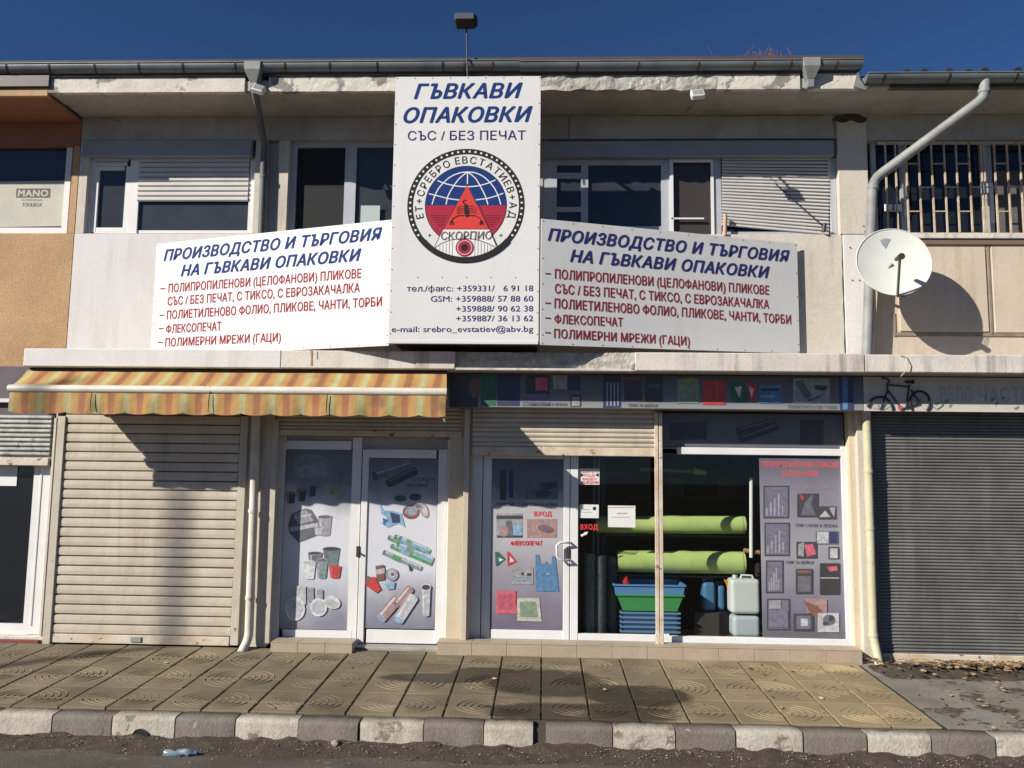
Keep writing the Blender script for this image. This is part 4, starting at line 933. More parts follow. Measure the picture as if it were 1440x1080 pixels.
for crv in (((480,145),(400,155),(300,200),(200,300),(150,400),(125,485)), ((480,145),(400,210),(330,310),(285,400),(268,485)), ((480,145),(560,155),(650,200),(745,300),(795,400),(822,485)), ((480,145),(560,210),(620,310),(665,400),(692,485)), ((480,145),(480,210),(480,270)),
            ((175,235),(260,268),(370,292),(480,300),(590,290),(690,262),(765,228)), ((90,372),(200,400),(300,425),(400,438)), ((568,437),(680,422),(760,400),(845,368))):
    pts = q(*crv); sm = []
    for i in range(len(pts)-1):
        p0 = pts[max(0, i-1)]; p1 = pts[i]; p2 = pts[i+1]; p3 = pts[min(len(pts)-1, i+2)]
        for u in (0, .33, .66): sm.append(tuple(.5*((2*p1[j])+(-p0[j]+p2[j])*u+(2*p0[j]-5*p1[j]+4*p2[j]-p3[j])*u*u+(-p0[j]+3*p1[j]-3*p2[j]+p3[j])*u**3) for j in (0, 1)))
    sm.append(pts[-1]); e.line(sm, 1.5, ink_white)
e.done('emblem_globe'); e.L = 16
e.poly(q((480,285),(700,742),(245,742)), ink_bred); e.line(q((600,490),(712,742)), .9, ink_black); e.line(q((370,490),(245,742)), .9, ink_black)
for k in range(7): e.line(q((110+k*14,600+k*18),(285-k*8,600+k*18)), .35, ink_black); e.line(q((660+k*6,600+k*18),(835-k*14,600+k*18)), .35, ink_black)
# scorpion
for k in range(6): e.ring(0, 3.6-abs(k-2.3)*.45, ink_black, *q((478+(k-3)*2, 500+k*20))[0], n=12)
e.line(q((478,500),(452,480),(440,455),(455,440),(470,448)), 1.8, ink_black)
for sgn in (-1, 1):
    for k in range(4): e.line([((478+sgn*20-468)/7.2, (505+k*24-495)/7.2), ((478+sgn*60-468)/7.2, (500+k*22-495)/7.2), ((478+sgn*100-468)/7.2, (525+k*20-495)/7.2)], .7, ink_black)
    e.line([((478+sgn*a-468)/7.2, (b-495)/7.2) for a, b in ((20,600),(80,600),(130,625),(150,655),(145,685))], 1.0, ink_black)
    for dx in (-14, 14): e.line([((478+sgn*150-468)/7.2, (650-495)/7.2), ((478+sgn*150+dx-468)/7.2, (672-495)/7.2), ((478+sgn*150+dx*.9-468)/7.2, (698-495)/7.2)], 1.3, ink_black)
e.done('emblem_scorpion'); e.L = 36
bandp = q((245,742),(712,742),(800,925)); r_in = RO-8
arc = [((RO-8.5)*math.cos(math.radians(t)), (RO-8.5)*math.sin(math.radians(t))) for t in range(54, 128, 6)]
e.poly([q((245,742))[0], q((712,742))[0]]+arc, ink_white); e.line(q((245,742),(160,925)), 1.0, ink_black); e.line(q((712,742),(795,925)), 1.0, ink_black); e.line(q((245,742),(712,742)), .9, ink_black)
e.line(q((160,940),(230,890),(320,855),(420,840),(520,840),(620,860),(710,895),(785,935)), 1.1, ink_black)
for k in range(18):
    x = 215+k*32
    if 370 < x < 560: continue
    yt = 845+((x-468)/300)**2*95; e.line(q((x, yt), (x, min(1030, 945+math.sqrt(max(0, 1-((x-468)/420)**2))*85))), .45, ink_black)
e.L = 66
for r_, mm in ((12.6, ink_black), (12.2, ink_crim), (10.3, ink_white), (9.6, ink_crim), (5.2, ink_black)): e.ring(0, r_, mm, *q((465, 932))[0], n=28)
e.ring(RO-8.4, RO-.4, ink_black, a0=40, a1=140, n=40)
m_ = e.done('emblem_eye')
m = MB(); A = ev((225-468)/7.2, (852-495)/7.2, 0); B = ev((738-468)/7.2, (845-495)/7.2, 0)
letter(m, 'СКОРПИО', A, B, 11.5*pxm, NF, 0, 0, .12, .0095); m.build('lettering', ink('faint_ink', (.16, .10, .10)), cs)
# text running round the ring
def arc_text(s, a0, a1, r, cap):
    """letters spread from angle a0 to a1 (degrees clockwise from the top)"""
    m = MB(); ws = []
    for ch in s:
        if ch == ' ': ws.append(.28); continue
        vs, _ = glyphs(ch, .006); ws.append(max(v.x for v in vs)-min(v.x for v in vs)+.16)
    tot = sum(ws); a = a0
    for ch, w in zip(s, ws):
        st = (a1-a0)*w/tot; am = math.radians(a+st/2); a += st
        if ch == ' ': continue
        vs, fs = glyphs(ch, .006); mx = (min(v.x for v in vs)+max(v.x for v in vs))/2; b0, b1 = caph(.006); k = cap/(b1-b0)
        U = Vector((math.cos(am), 0, -math.sin(am))); V = Vector((math.sin(am), 0, math.cos(am))); o = Vector((EC.x, YCn-.0022, EC.z))+V*r*pxm
        m.add([o+U*(v.x-mx)*k*pxm+V*(v.y-b0)*k*pxm+NF*v.z*.00007 for v in vs], fs, 0)
    return m
arc_text('ЕТ+СРЕБРО ЕВСТАТИЕВ+АД', -108, 108, 61, 10.5).build('round_lettering', ink_black, cs)
m = MB()
for dx in (-50, 50):
    for (w, h) in ((2.6, .45), (.45, 2.6)):
        o = ev(dx, 43, 3); m.add([o+Vector((a*pxm, 0, b*pxm)) for a, b in ((-w, -h), (w, -h), (w, h), (-w, h))], [(0, 1, 2, 3)])
m.build('small_cross', ink_black, cs)
def rivets(pts, N, par):
    m = MB(); U = Vector((0, 0, 1)).cross(N).normalized(); V = Vector((0, 0, 1))
    for p in pts: m.prism([p+U*.006*math.cos(k*math.pi/3)+V*.006*math.sin(k*math.pi/3) for k in range(6)], [p+N*.004+U*.005*math.cos(k*math.pi/3)+V*.005*math.sin(k*math.pi/3) for k in range(6)])
    m.build('rivets', rivet_m, par, kind='stuff')
rv = [Vector((x, YCn, z)) for x in (cx0+.015, cx1-.015) for z in [cz0+.1+k*.21 for k in range(12)]]+[Vector((cx0+.015+(cx1-cx0-.03)*k/8, YCn, z)) for k in range(9) for z in (cz0+.015, cz1-.015)]+[Vector((cx0+.27+(cx1-cx0-.5)*k/4, YCn, P(652, 390, YCn).z)) for k in range(5)]
rivets(rv, NF, cs)
L1, L2 = 'ПРОИЗВОДСТВО И ТЪРГОВИЯ', 'НА ГЪВКАВИ ОПАКОВКИ'
RT = ['ПОЛИПРОПИЛЕНОВИ (ЦЕЛОФАНОВИ) ПЛИКОВЕ', 'СЪС / БЕЗ ПЕЧАТ, С ТИКСО, С ЕВРОЗАКАЧАЛКА', 'ПОЛИЕТИЛЕНОВО ФОЛИО, ПЛИКОВЕ, ЧАНТИ, ТОРБИ', 'ФЛЕКСОПЕЧАТ', 'ПОЛИМЕРНИ МРЕЖИ (ГАЦИ)']
def side_sign(name, near, far, zt, zb, ztf, zbf, lines, blue, reds, dashes, caps, label, side):
    """near/far: (x,y) world ends of the panel"""
    a, b = Vector((near[0], near[1], 0)), Vector((far[0], far[1], 0))
    za, zbb_ = (zb, zt), (zbf, ztf)
    if side < 0: a, b = b, a; za, zbb_ = zbb_, za
    U = (b-a).normalized(); N = Vector((U.y, -U.x, 0))
    if N.y > 0: N = -N
    t = thing(name, (a+b)/2+Vector((0, 0, zb)), label, 'sign')
    A = [a+Vector((0, 0, za[0])), b+Vector((0, 0, zbb_[0])), b+Vector((0, 0, zbb_[1])), a+Vector((0, 0, za[1]))]
    lz = lambda u, i: za[i]+(zbb_[i]-za[i])*u
    m = MB(); m.prism(A, [p-N*.012 for p in A]); m.build('sign_panel', sign_white, t, bevel=.002)
    for k in (.02, .35, .68, .97):
        p = a+U*(b-a).length*k-N*.013; q_ = [p-U*.015, p+U*.015, p+U*.015-N*.03, p-U*.015-N*.03]
        MB().prism([v+Vector((0, 0, lz(k, 0)+.01)) for v in q_], [v+Vector((0, 0, lz(k, 1)-.01)) for v in q_]).build('frame_post', steel, t)
    for (s_, l, r_), cp in zip(lines, caps):
        m = MB(); bl = s_ in (L1, L2); wr(m, s_, l, r_, cp, a, N, 0, .034 if bl else .02, .26 if bl else 0, .0025); m.build('lettering', blue if bl else reds, t)
    m = MB()
    for (l, r_) in dashes:
        A_, B_ = PP(*l, a, N), PP(*r_, a, N); m.add([A_+N*.0025, B_+N*.0025, B_+N*.0025+Vector((0, 0, .012)), A_+N*.0025+Vector((0, 0, .012))], [(0, 1, 2, 3)])
    m.build('dashes', ink('dash_ink', (.12, .03, .05)), t)
    n = 9; w = (b-a).length; rivets([a+U*(.02+(w-.04)*k/n)+Vector((0, 0, z)) for k in range(n+1) for z in (lz(k/n, 1)-.02, lz(k/n, 0)+.02)]+[a+U*u+Vector((0, 0, lz(u/w, 0)+.1+k*.25)) for u in (.02, w-.02) for k in range(4)], N, t)
    return t
zt = P(550, 308.5, YCn).z; zb = P(547, 486, YCn).z
yf = .10
side_sign('angled_sign', (X(549.2, YCn, 400), YCn+.004), (X(217, yf, 400), yf), zt, zb, P(218, 343, yf).z, zb-.02,
  [(L1,(230,367.5),(537.5,337)),(L2,(254.2,389),(508,366.7)),(RT[0],(236.7,411.7),(508,391)),(RT[1],(235.6,430),(506,411)),(RT[2],(234.4,449.2),(537,430.6)),(RT[3],(233.3,469),(311,464.7)),(RT[4],(232.2,487.8),(395,480.2))],
  ink_blue, ink_red, [((225.5,407),(232.5,406.6)),((224.5,444.3),(231,444)),((223.5,463),(230,462.8)),((222,482.5),(229,482.3))], (17,17,13,13,13,12.5,12.5), 'angled white sign left of the tall central sign', -1)
zt2 = P(758, 307.3, YCn).z; zb2 = P(758, 485, YCn).z; yf2 = .085
side_sign('angled_sign', (X(760.2, YCn, 400), YCn+.004), (X(1123, yf2, 420), yf2), zt2, zb2, P(1123, 342, yf2).z, P(1123, 497.5, yf2).z,
  [(L1,(770,338.5),(1110.5,369)),(L2,(801.3,368.3),(1082.5,391.6)),(RT[0],(780,392),(1081.5,414.8)),(RT[1],(780,412.6),(1081.5,434.6)),(RT[2],(779.4,433.4),(1112.3,456)),(RT[3],(779.4,455),(875.8,459.6)),(RT[4],(778.8,475.4),(970,486))],
  ink_navy, ink('dark_red_ink', (.27, .02, .03)), [((766.5,385.5),(774.5,386)),((766.5,427),(774.5,427.4)),((766.5,448),(774.5,448.4)),((766.5,468.5),(774.5,469))], (17.5,17.5,13.5,13.5,13.5,13,13), 'angled greyish white sign right of the tall central sign', 1)
m_ = [o for o in bpy.data.objects if o.name.startswith('angled_sign')]
# floodlight on a mast over the sign
fl = thing('mast_floodlight', (P(657, 106, YCn+.05).x, YCn+.05, cz1-.05), 'black floodlight on a thin mast standing above the tall central sign', 'floodlight')
MB().tube([P(657.5, 112, YCn+.05), P(656, 36, YCn+.05)], .008, 8).build('mast', dark_metal, fl)
m = MB(); A = P(640, 23, YCn-.0); B = P(671, 36, YCn); m.box(A.x, B.x-.02, YCn-.08, YCn+.1, B.z+.01, A.z).build('lamp_housing', dark_metal, fl, bevel=.015)
MB().box(B.x-.025, B.x+.0, YCn-.05, YCn+.07, B.z+.02, A.z-.01).build('ballast_box', dark_metal, fl, bevel=.01)
MB().box(A.x+.01, B.x-.03, YCn-.09, YCn-.081, B.z+.025, A.z-.015).build('lamp_lens', M('grey_lens', (.10, .11, .12), rough=.2), fl)
# two small floodlights under the eaves
def spot(px, py, label, tilt, s=1.0):
    c = P(px, py, YR-.1); t = thing('eaves_floodlight', (c.x, c.y, c.z+.1*s), label, 'floodlight')
    R2 = Matrix.Rotation(tilt, 3, 'Y') @ Matrix.Rotation(-.5, 3, 'X'); w, h, d = .06*s, .045*s, .03
    box = [c+R2@Vector((a*w, b*d, e_*h)) for e_ in (-1, 1) for a, b in ((-1, -1), (1, -1), (1, 1), (-1, 1))]
    MB().prism(box[:4], box[4:]).build('lamp_housing', frame_w, t, bevel=.008)
    gl_ = [c+R2@Vector((a*w*.8, -d-.002, e_*h*.7)) for a, e_ in ((-1, -1), (1, -1), (1, 1), (-1, 1))]
    MB().ngon(gl_).build('lamp_lens', M('grey_lens2', (.25, .25, .26), rough=.2), t)
    MB().tube([c+Vector((0, .02, .03)), c+Vector((.01, .06, .07)), Vector((c.x+.01, YR+.01, c.z+.09))], .012, 8).build('bracket', dark_metal, t)
spot(364, 126, 'small pale floodlight beside the left hopper under the gutter', .3); spot(981, 133, 'small white floodlight hanging from the broken fascia right of the tall sign', -.1, 1.1)

# ================================================================ AWNING
aw = thing('awning', (X(320, -.6, 560), -.5, ZSB-.45), 'faded orange striped awning pulled out under the slab', 'awning')
YA0, YA1 = -.44, -.72
def stripe_mat():
    m = bpy.data.materials.new('striped_cloth'); m.use_nodes = True; n = m.node_tree.nodes; l = m.node_tree.links; b = n['Principled BSDF']
    g = n.new('ShaderNodeNewGeometry'); s = n.new('ShaderNodeSeparateXYZ'); l.new(g.outputs['Position'], s.inputs[0])
    def op(o, a, c):
        x = n.new('ShaderNodeMath'); x.operation = o
        for i, v in ((0, a), (1, c)):
            if isinstance(v, (int, float)): x.inputs[i].default_value = v
            elif v is not None: l.new(v, x.inputs[i])
        return x.outputs[0]
    u = op('FRACT', op('DIVIDE', op('SUBTRACT', s.outputs[0], -4.985-10*.2825), .2825), None)
    cr = n.new('ShaderNodeValToRGB'); l.new(u, cr.inputs[0]); e_ = cr.color_ramp.elements
    st = [(0, (.28, .115, .05)), (.10, (.28, .115, .05)), (.17, (.40, .21, .07)), (.38, (.43, .27, .085)), (.46, (.41, .37, .17)), (.58, (.43, .40, .20)), (.66, (.43, .27, .085)), (.86, (.40, .21, .07)), (.93, (.28, .115, .05))]
    e_[0].position = 0; e_[0].color = (*st[0][1], 1); e_[1].position = 1; e_[1].color = (*st[0][1], 1)
    for p, c in st[1:]: x = e_.new(p); x.color = (*c, 1)
    no = n.new('ShaderNodeTexNoise'); no.inputs['Scale'].default_value = 3.2; no.inputs['Detail'].default_value = 6; l.new(g.outputs['Position'], no.inputs['Vector'])
    r = n.new('ShaderNodeMapRange'); r.inputs[1].default_value = .55; r.inputs[2].default_value = .75; r.inputs[4].default_value = .75; l.new(no.outputs[0], r.inputs[0])
    r2 = n.new('ShaderNodeMapRange'); r2.inputs[1].default_value = -3.4; r2.inputs[2].default_value = -1.4; r2.inputs[3].default_value = .15; r2.inputs[4].default_value = 1; l.new(s.outputs[0], r2.inputs[0])
    mx = n.new('ShaderNodeMix'); mx.data_type = 'RGBA'; l.new(op('MULTIPLY', r.outputs[0], r2.outputs[0]), mx.inputs[0]); l.new(cr.outputs[0], mx.inputs[6]); mx.inputs[7].default_value = (.13, .08, .04, 1)
    l.new(mx.outputs[2], b.inputs['Base Color']); b.inputs['Roughness'].default_value = .85
    n2 = n.new('ShaderNodeTexNoise'); n2.inputs['Scale'].default_value = 9; l.new(g.outputs['Position'], n2.inputs['Vector']); bp = n.new('ShaderNodeBump'); bp.inputs['Strength'].default_value = .5; bp.inputs['Distance'].default_value = .02
    l.new(n2.outputs[0], bp.inputs['Height']); l.new(bp.outputs[0], b.inputs['Normal']); return m
cloth = stripe_mat()
za0 = P(330, 523.5, YA0).z; za1 = P(320, 545, YA1).z; xa0, xa1 = X(15.5, YA1, 550), X(628, YA1, 550)
xb0, xb1 = X(38, YA0, 523), X(628, YA0, 530)
m = MB(); nx, ny = 90, 6; vs = []
for j in range(ny+1):
    v = j/ny
    for i in range(nx+1):
        u = i/nx; x = (xb0+(xb1-xb0)*u)*(1-v)+(xa0+(xa1-xa0)*u)*v
        vs.append((x, YA0+(YA1-YA0)*v, za0+(za1-za0)*v-.012*math.sin(v*math.pi)+.004*mn.noise(Vector((x*3, v*3, 0)))))
m.add(vs, [(j*(nx+1)+i, (j+1)*(nx+1)+i, (j+1)*(nx+1)+i+1, j*(nx+1)+i+1) for j in range(ny) for i in range(nx)], 0, True)
top = m.build('canopy', cloth, aw)
bar_m = M('cream_awning_bar', (.66, .62, .54), (.56, .50, .40), 3, spots=((.26, .13, .06), 7, .66), rough=.45, bump=.05)
zbr = P(320, 549, YA1-.02).z
m = MB().tube([(xa0-.01, YA1-.015, zbr), (xa1+.005, YA1-.015, zbr)], .040, 14); m.build('front_bar', bar_m, aw)
m = MB(); nx = 400; vs = []; zv0 = zbr-.02; L = .2825; x0s = -4.985+.5*L
drop = (P(320, 554, YA1).z-P(320, 583.5, YA1).z)+.015
for i in range(nx+1):
    x = xa0+.01+(xa1-xa0-.012)*i/nx; ph = ((x-x0s)/L) % 1; sc = .022*abs(math.sin(math.pi*ph))**.6
    wv = .010*math.sin(x*7.3)+.006*math.sin(x*19+1)
    for j in range(5):
        v = j/4; vs.append((x, YA1-.035+wv*v+.012*v*math.sin(2*math.pi*ph), zv0-(drop-.018+sc)*v))
m.add(vs, [(i*5+j, i*5+j+1, (i+1)*5+j+1, (i+1)*5+j) for i in range(nx) for j in range(4)], 0, True)
val = m.build('valance', cloth, aw)
m = MB()
for px in (128, 294, 460):
    x = X(px, YA1-.05, 570); m.add([(x-.004, YA1-.054, zv0-.01), (x+.004, YA1-.054, zv0-.01), (x-.008, YA1-.056, zv0-drop*.5), (x+.002, YA1-.056, zv0-drop*.55), (x-.004, YA1-.06, zv0-drop*.9), (x+.001, YA1-.06, zv0-drop*.9)], [(0, 1, 3, 2), (2, 3, 5, 4)])
m.build('torn_seam', black, val)
MB().tube([(xb0, YA0+.03, za0), (xb1, YA0+.03, za0)], .035, 12).build('roller', dark_metal, aw)
for px in (45, 600):
    x = X(px, YA1, 540); MB().tube([(x, YA0+.35, za0-.12), (x, YA1+.03, zbr)], .013, 8).build('arm', bar_m, aw)
m = MB(); x = xa1; m.add([(x, YA1-.03, zbr-.02), (x+.01, YA1-.03, zbr-.05), (x-.008, YA1-.03, zv0-drop-.05), (x-.035, YA1-.032, zv0-drop-.01), (x-.03, YA1-.032, zbr-.03)], [(0, 1, 2, 3, 4)]); m.build('loose_strip', K('faded_cloth', (.42, .33, .17)), val)

# ================================================================ DISH
DC = P(1257, 368, -.28); dn_ = Vector((-.10, -1, .22)).normalized()
Ud = Vector((0, 0, 1)).cross(dn_).normalized(); Vd = dn_.cross(Ud).normalized()
if Vd.z < 0: Vd = -Vd
dt = thing('satellite_dish', (DC.x, .1, DC.z-.45), 'pale round satellite dish on the pillar between the two buildings', 'satellite dish')
m = MB(); rings = 8; n = 48; RX, RY = .356, .366
for back in (0, 1):
    vs = []
    for j in range(rings+1):
        r_ = j/rings
        for k in range(n):
            t = 2*math.pi*k/n; vs.append(DC+Ud*RX*r_*math.cos(t)+Vd*RY*r_*math.sin(t)+dn_*(.055*(r_*r_-1)-.004*back))
    fs = [(j*n+k, j*n+(k+1) % n, (j+1)*n+(k+1) % n, (j+1)*n+k) for j in range(rings) for k in range(n)]
    m.add(vs, fs if not back else [tuple(reversed(f)) for f in fs], 0, True)
rim = [DC+Ud*RX*math.cos(2*math.pi*k/n)+Vd*RY*math.sin(2*math.pi*k/n) for k in range(n+1)]
m.tube(rim, .006, 6, 0, caps=False); m.build('reflector', M('pale_dish_paint', (.62, .63, .58), (.56, .56, .50), 3, spots=((.34, .32, .26), 16, .72), rough=.45, bump=.03, fine=.04), dt)
lnb = P(1267, 361, -.62); bot = DC-Vd*RY*.98-dn_*.01
m = MB().tube([bot-Vd*.02, lnb+Vector((0, .03, -.02))], .013, 6); m.build('feed_arm', M('olive_metal', (.10, .10, .07), rough=.5), dt)
MB().tube([lnb+Vector((0, -.02, .0)), lnb+dn_*-.1+Vector((0, .03, .03))], [.032, .02], 12).build('feed_horn', dark_metal, dt)
MB().tube([lnb+Vector((.0, 0, .02)), lnb+Vector((.0, 0, .07)), lnb+Vector((.03, 0, .12)), lnb+Vector((.045, 0, .11)), lnb+Vector((.02, 0, .03))], .003, 5).build('cable', frame_w, dt)
MB().tube([bot, P(1272, 417, -.2)], .008, 6).build('cable', dark_metal, dt)
s_ = ink('dish_logo', (.28, .29, .31)); lc = DC+Vd*.20-Ud*(-.035 if Ud.x < 0 else .035)
lx = Vector((1, 0, 0)) if Ud.x > 0 else Vector((1, 0, 0))
m = MB(); Ux = Ud if Ud.x > 0 else -Ud
def dd(a, b): r2 = (a*a+b*b)/(RX*RX); return DC+Ux*a+Vd*b+dn_*(.055*(r2-1)+.003)
m.add([dd(-.10, .255), dd(-.05, .275), dd(0, .265), dd(-.025, .22), dd(-.05, .165), dd(-.08, .20)], [(0, 1, 2, 3, 4, 5)]); m.build('printed_mark', s_, dt)
wallm = [P(1228, 395, .12), P(1238, 395, .0), DC-dn_*.06]
MB().tube([P(1222, 395, YW-.02), P(1222, 395, -.02), DC-dn_*.08+Vector((-.1, 0, -.1)), DC-dn_*.05], .018, 8).build('wall_arm', zinc, dt)
# ================================================================ PIPES
def pipe(name, pts, r, mat, label, joints=(), n=14):
    zs = min(p.z for p in pts); t = thing(name, (pts[-1].x, pts[-1].y, zs), label, 'downpipe')
    MB().tube(pts, r, n).build('pipe', mat, t)
    for a, b in joints:
        d = (b-a).normalized(); MB().tube([a, a+d*.035], r+.006, n).build('pipe_collar', mat, t)
    return t
def smooth(pts, k=.06):
    out = [pts[0]]
    for i in range(1, len(pts)-1):
        a = (pts[i-1]-pts[i]).normalized()*k; b = (pts[i+1]-pts[i]).normalized()*k
        out += [pts[i]+a, pts[i]+a*.3+b*.3-(a+b)*.1, pts[i]+b]
    return out+[pts[-1]]
a = [P(1385, 113, YG), P(1384, 138, YG), P(1233, 249, .02), P(1227, 262, .0), P(1219, 506, .04)]
pipe('downpipe', smooth(a), .052, zinc_l, 'long grey downpipe running slantwise under the right gutter', [(P(1384, 126, YG), P(1384, 150, YG)), (P(1228, 262, .0), P(1227, 280, .0))])
a = [P(356, 116, YG), P(358, 128, YG), P(372, 205, YW-.07), P(371, 225, YW-.06), P(367, 340, YW-.06)]
pipe('downpipe', smooth(a, .04), .036, M('dark_zinc', (.085, .09, .095), (.13, .135, .14), 4, rough=.6, bump=.1), 'dark downpipe under the left hopper between the two left upper windows', [(P(371, 246, YW-.06), P(370, 260, YW-.06))])
a = [P(361, 560, -.06), P(357, 700, -.06), P(350, 893, -.06), P(347, 903, -.075), P(339, 919, -.17)]
pipe('downpipe', smooth(a, .03), .043, pipe_w, 'peeling white drainpipe beside the cream slatted shutter, bent at its foot', [(P(356, 716, -.06), P(355, 740, -.06)), (P(352, 838, -.06), P(351, 850, -.06))])
a = [P(1217, 560, -.06), P(1219, 600, -.06), P(1228, 893, -.06), P(1231, 908, -.07), P(1239, 948, -.2)]
pipe('downpipe', smooth(a, .03), .042, pipe_y, 'yellowed drainpipe between the shop window and the dark grey shutter', [(P(1221, 660, -.06), P(1222, 690, -.06)), (P(1223, 740, -.06), P(1224, 760, -.06)), (P(1228, 890, -.06), P(1228, 900, -.06))])
# thin wires, cracks and stains on the upper storey
def wire(pts, label, rr=.004): MB().tube(pts, rr, 6).build('wall_cable', dark_metal, label=label, cat='cable')
wire([P(979, 138, YR+.02), P(972, 150, YR+.3), P(962, 158, YW-.012), P(900, 160, YW-.012), P(820, 159, YW-.012), P(801, 162, YW-.012), P(800, 178, YW-.012), P(800, 194, YW-.012)], 'thin dark cable running from the white floodlight along the top of the wall')
wire([P(372, 126, YR-.05), P(392, 132, YR+.0), P(402, 142, YR+.25), P(416, 152, YW-.012), P(470, 157, YW-.012), P(540, 156, YW-.012)], 'thin dark cable running right from the pale floodlight by the left hopper', .003)
def crack(par, pts, Y, w=.006):
    m = MB(); n = len(pts)
    L_ = []
    for i in range(n-1):
        for u in range(6): a, b = pts[i], pts[i+1]; L_.append((a[0]+(b[0]-a[0])*u/6+random.uniform(-.5, .5), a[1]+(b[1]-a[1])*u/6+random.uniform(-.5, .5)))
    L_.append(pts[-1]); ps = [P(x, y, Y) for x, y in L_]; ws = [w*random.uniform(.3, 1) for _ in ps]
    vert = abs(pts[0][1]-pts[-1][1]) > abs(pts[0][0]-pts[-1][0]); d = Vector((1, 0, 0)) if vert else Vector((0, 0, 1))
    m.add([p-d*q/2 for p, q in zip(ps, ws)]+[p+d*q/2 for p, q in zip(ps, ws)], [(i, i+1, i+1+len(ps), i+len(ps)) if not vert else (i, i+len(ps), i+1+len(ps), i+1) for i in range(len(ps)-1)]); m.build('crack', M('crack_dark', (.06, .05, .04), bump=0), par)
crack(mid, [(1184, 345), (1186, 420), (1188.5, 496)], YW-.0105, .012)
crack(mid, [(100, 157), (130, 162), (170, 170)], YW-.003, .01); crack(mid, [(392, 128), (400, 142)], YR-.012, .01); crack(mid, [(850, 162), (1000, 163), (1160, 162)], YW-.003, .006); crack(mid, [(160, 157), (350, 159), (545, 158)], YW-.003, .006)
crack(rig, [(1232, 160), (1330, 161), (1439, 160)], YW+.006, .006); crack(mid, [(1170, 165), (1174, 180), (1173, 196)], YW-.003, .008)
rust = M('rust_run', (.30, .13, .055), (.45, .28, .16), 12, bump=.1)
for (x, y0, y1, w) in ((438, 493, 514, 3.5), (446, 494, 505, 1.5)):
    MB().add([P(x-w/2, y0, YS-.0015), P(x+w/2, y0, YS-.0015), P(x+w*.3, (y0+y1)/2, YS-.0015), P(x+w*.4, y1, YS-.0015), P(x-w*.4, y1, YS-.0015), P(x-w*.2, (y0+y1)/2, YS-.0015)], [(5, 4, 3, 2, 1, 0)]).build('rust_stain', rust, mid)
# small fixing plugs left in the right pillar
for (x, y) in ((1195, 348), (1198, 394), (1208, 394), (1214, 318), (1216, 326)):
    p_ = P(x, y, YW-.008); MB().tube([p_, p_+Vector((0, -.012, 0))], .006, 8).build('wall_plug', dark_metal, mid)
# cable loop over the slab edge
c_ = P(1270, 500, YS-.01); pts = [P(1266, 500, YS-.004), P(1273, 500, YS-.02), P(1277, 510, YS-.03), P(1275, 520, YS-.03), P(1269, 527, YS-.02), P(1265, 531, YS+.1)]
MB().tube(pts, .0045, 6).build('loose_cable', M('pale_cable', (.45, .38, .28)), label='short pale cable looping over the slab edge above the bicycle', cat='cable')
# pole across the street whose shadow crosses the cream shutter
q0_ = P(247, 800, 0); tt = 12.5; pb = Vector((q0_.x-1.45*tt, -tt, 0))
up_ = thing('utility_pole', (pb.x, pb.y, ROADZ), 'tall grey utility pole across the street', 'pole')
MB().tube([(pb.x, pb.y, ROADZ), (pb.x, pb.y, 13.9)], [.09, .055], 14).build('pole_shaft', cement, up_)
MB().tube([(pb.x, pb.y, 13.9), (pb.x, pb.y, 13.96)], .07, 12).build('pole_cap', steel, up_)
# dry weeds in the gutter
m = MB()
for _ in range(40):
    x = X(1075, YG, 80)+random.gauss(0, .13); h_ = random.uniform(.02, .13); l_ = random.gauss(0, .05); m.tube([(x, YG, ZG+.0), (x+l_*.5, YG, ZG+.04+h_*.5), (x+l_, YG+random.gauss(0, .02), ZG+.04+h_)], .0022, 3)
m.build('gutter_weeds', M('dry_weed', (.22, .10, .04)), kind='stuff', label='dry brown weeds sprouting from the gutter', cat='weeds')

# ================================================================ POSTERS
def poster(name, q_, Y, th, stops, label):
    cx = (q_[0]+q_[2])/2; t = thing(name, (X(cx, Y, q_[3]), Y, P(cx, q_[3], Y).z), label, 'poster')
    rb(MB(), *q_, Y, th).build('sheet', sheet_mat(name+'_tone_'+str(int(cx)), stops, P(cx, q_[3], Y).z, P(cx, q_[1], Y).z), t); return t, Print(t, Y)
YP = YD+.012
PSt = [(0, (.17, .17, .21)), (.18, (.31, .31, .35)), (.35, (.56, .56, .60)), (.65, (.58, .58, .61)), (.85, (.22, .22, .25)), (1, (.10, .10, .12))]  # print tones, with the awning's shade put into the dark top
t, p = poster('window_poster', (398, 633, 493, 885), YP, .003, [(0, (.20, .20, .24)), (.2, (.40, .41, .45)), (.4, (.58, .58, .61)), (.62, (.58, .58, .60)), (.8, (.16, .16, .18)), (1, (.10, .10, .11))], 'poster of cups and plastic plates filling the left glass panel')  # top stops of the print darkened to stand for the awning's shadow
p.poly([(407,672),(414,644),(432,638),(452,640),(464,648),(468,677),(440,676)], p_teal).poly([(414,656),(455,650),(462,670),(420,672)], p_tealh).done()
p.cup(409, 693, 14, 14, p_dgrey, p_lgrey, p_brown).cup(424, 688, 14, 16, p_dgrey, p_lgrey, p_brown).cup(438, 682, 14, 15, p_dgrey, p_lgrey, p_grey).done()
p.ell(470, 691, 7, 5, p_olive).poly([(474,665),(486,662),(482,670),(478,682),(476,670)], p_grey).done()
p.poly([(405,738),(410,722),(430,715),(438,717),(449,735),(446,753),(420,763),(407,750)], p_grey).poly([(412,723),(430,717),(441,732),(420,738)], p_lgrey).poly([(408,742),(447,735),(447,740),(409,748)], p_pale).poly([(414,727),(437,722),(438,725),(415,730)], p_pale).done()
p.cup(457, 727, 20, 25, p_lgrey, p_pale, p_grey).cup(448, 742, 12, 10, p_pale, p_white, p_lgrey).done()
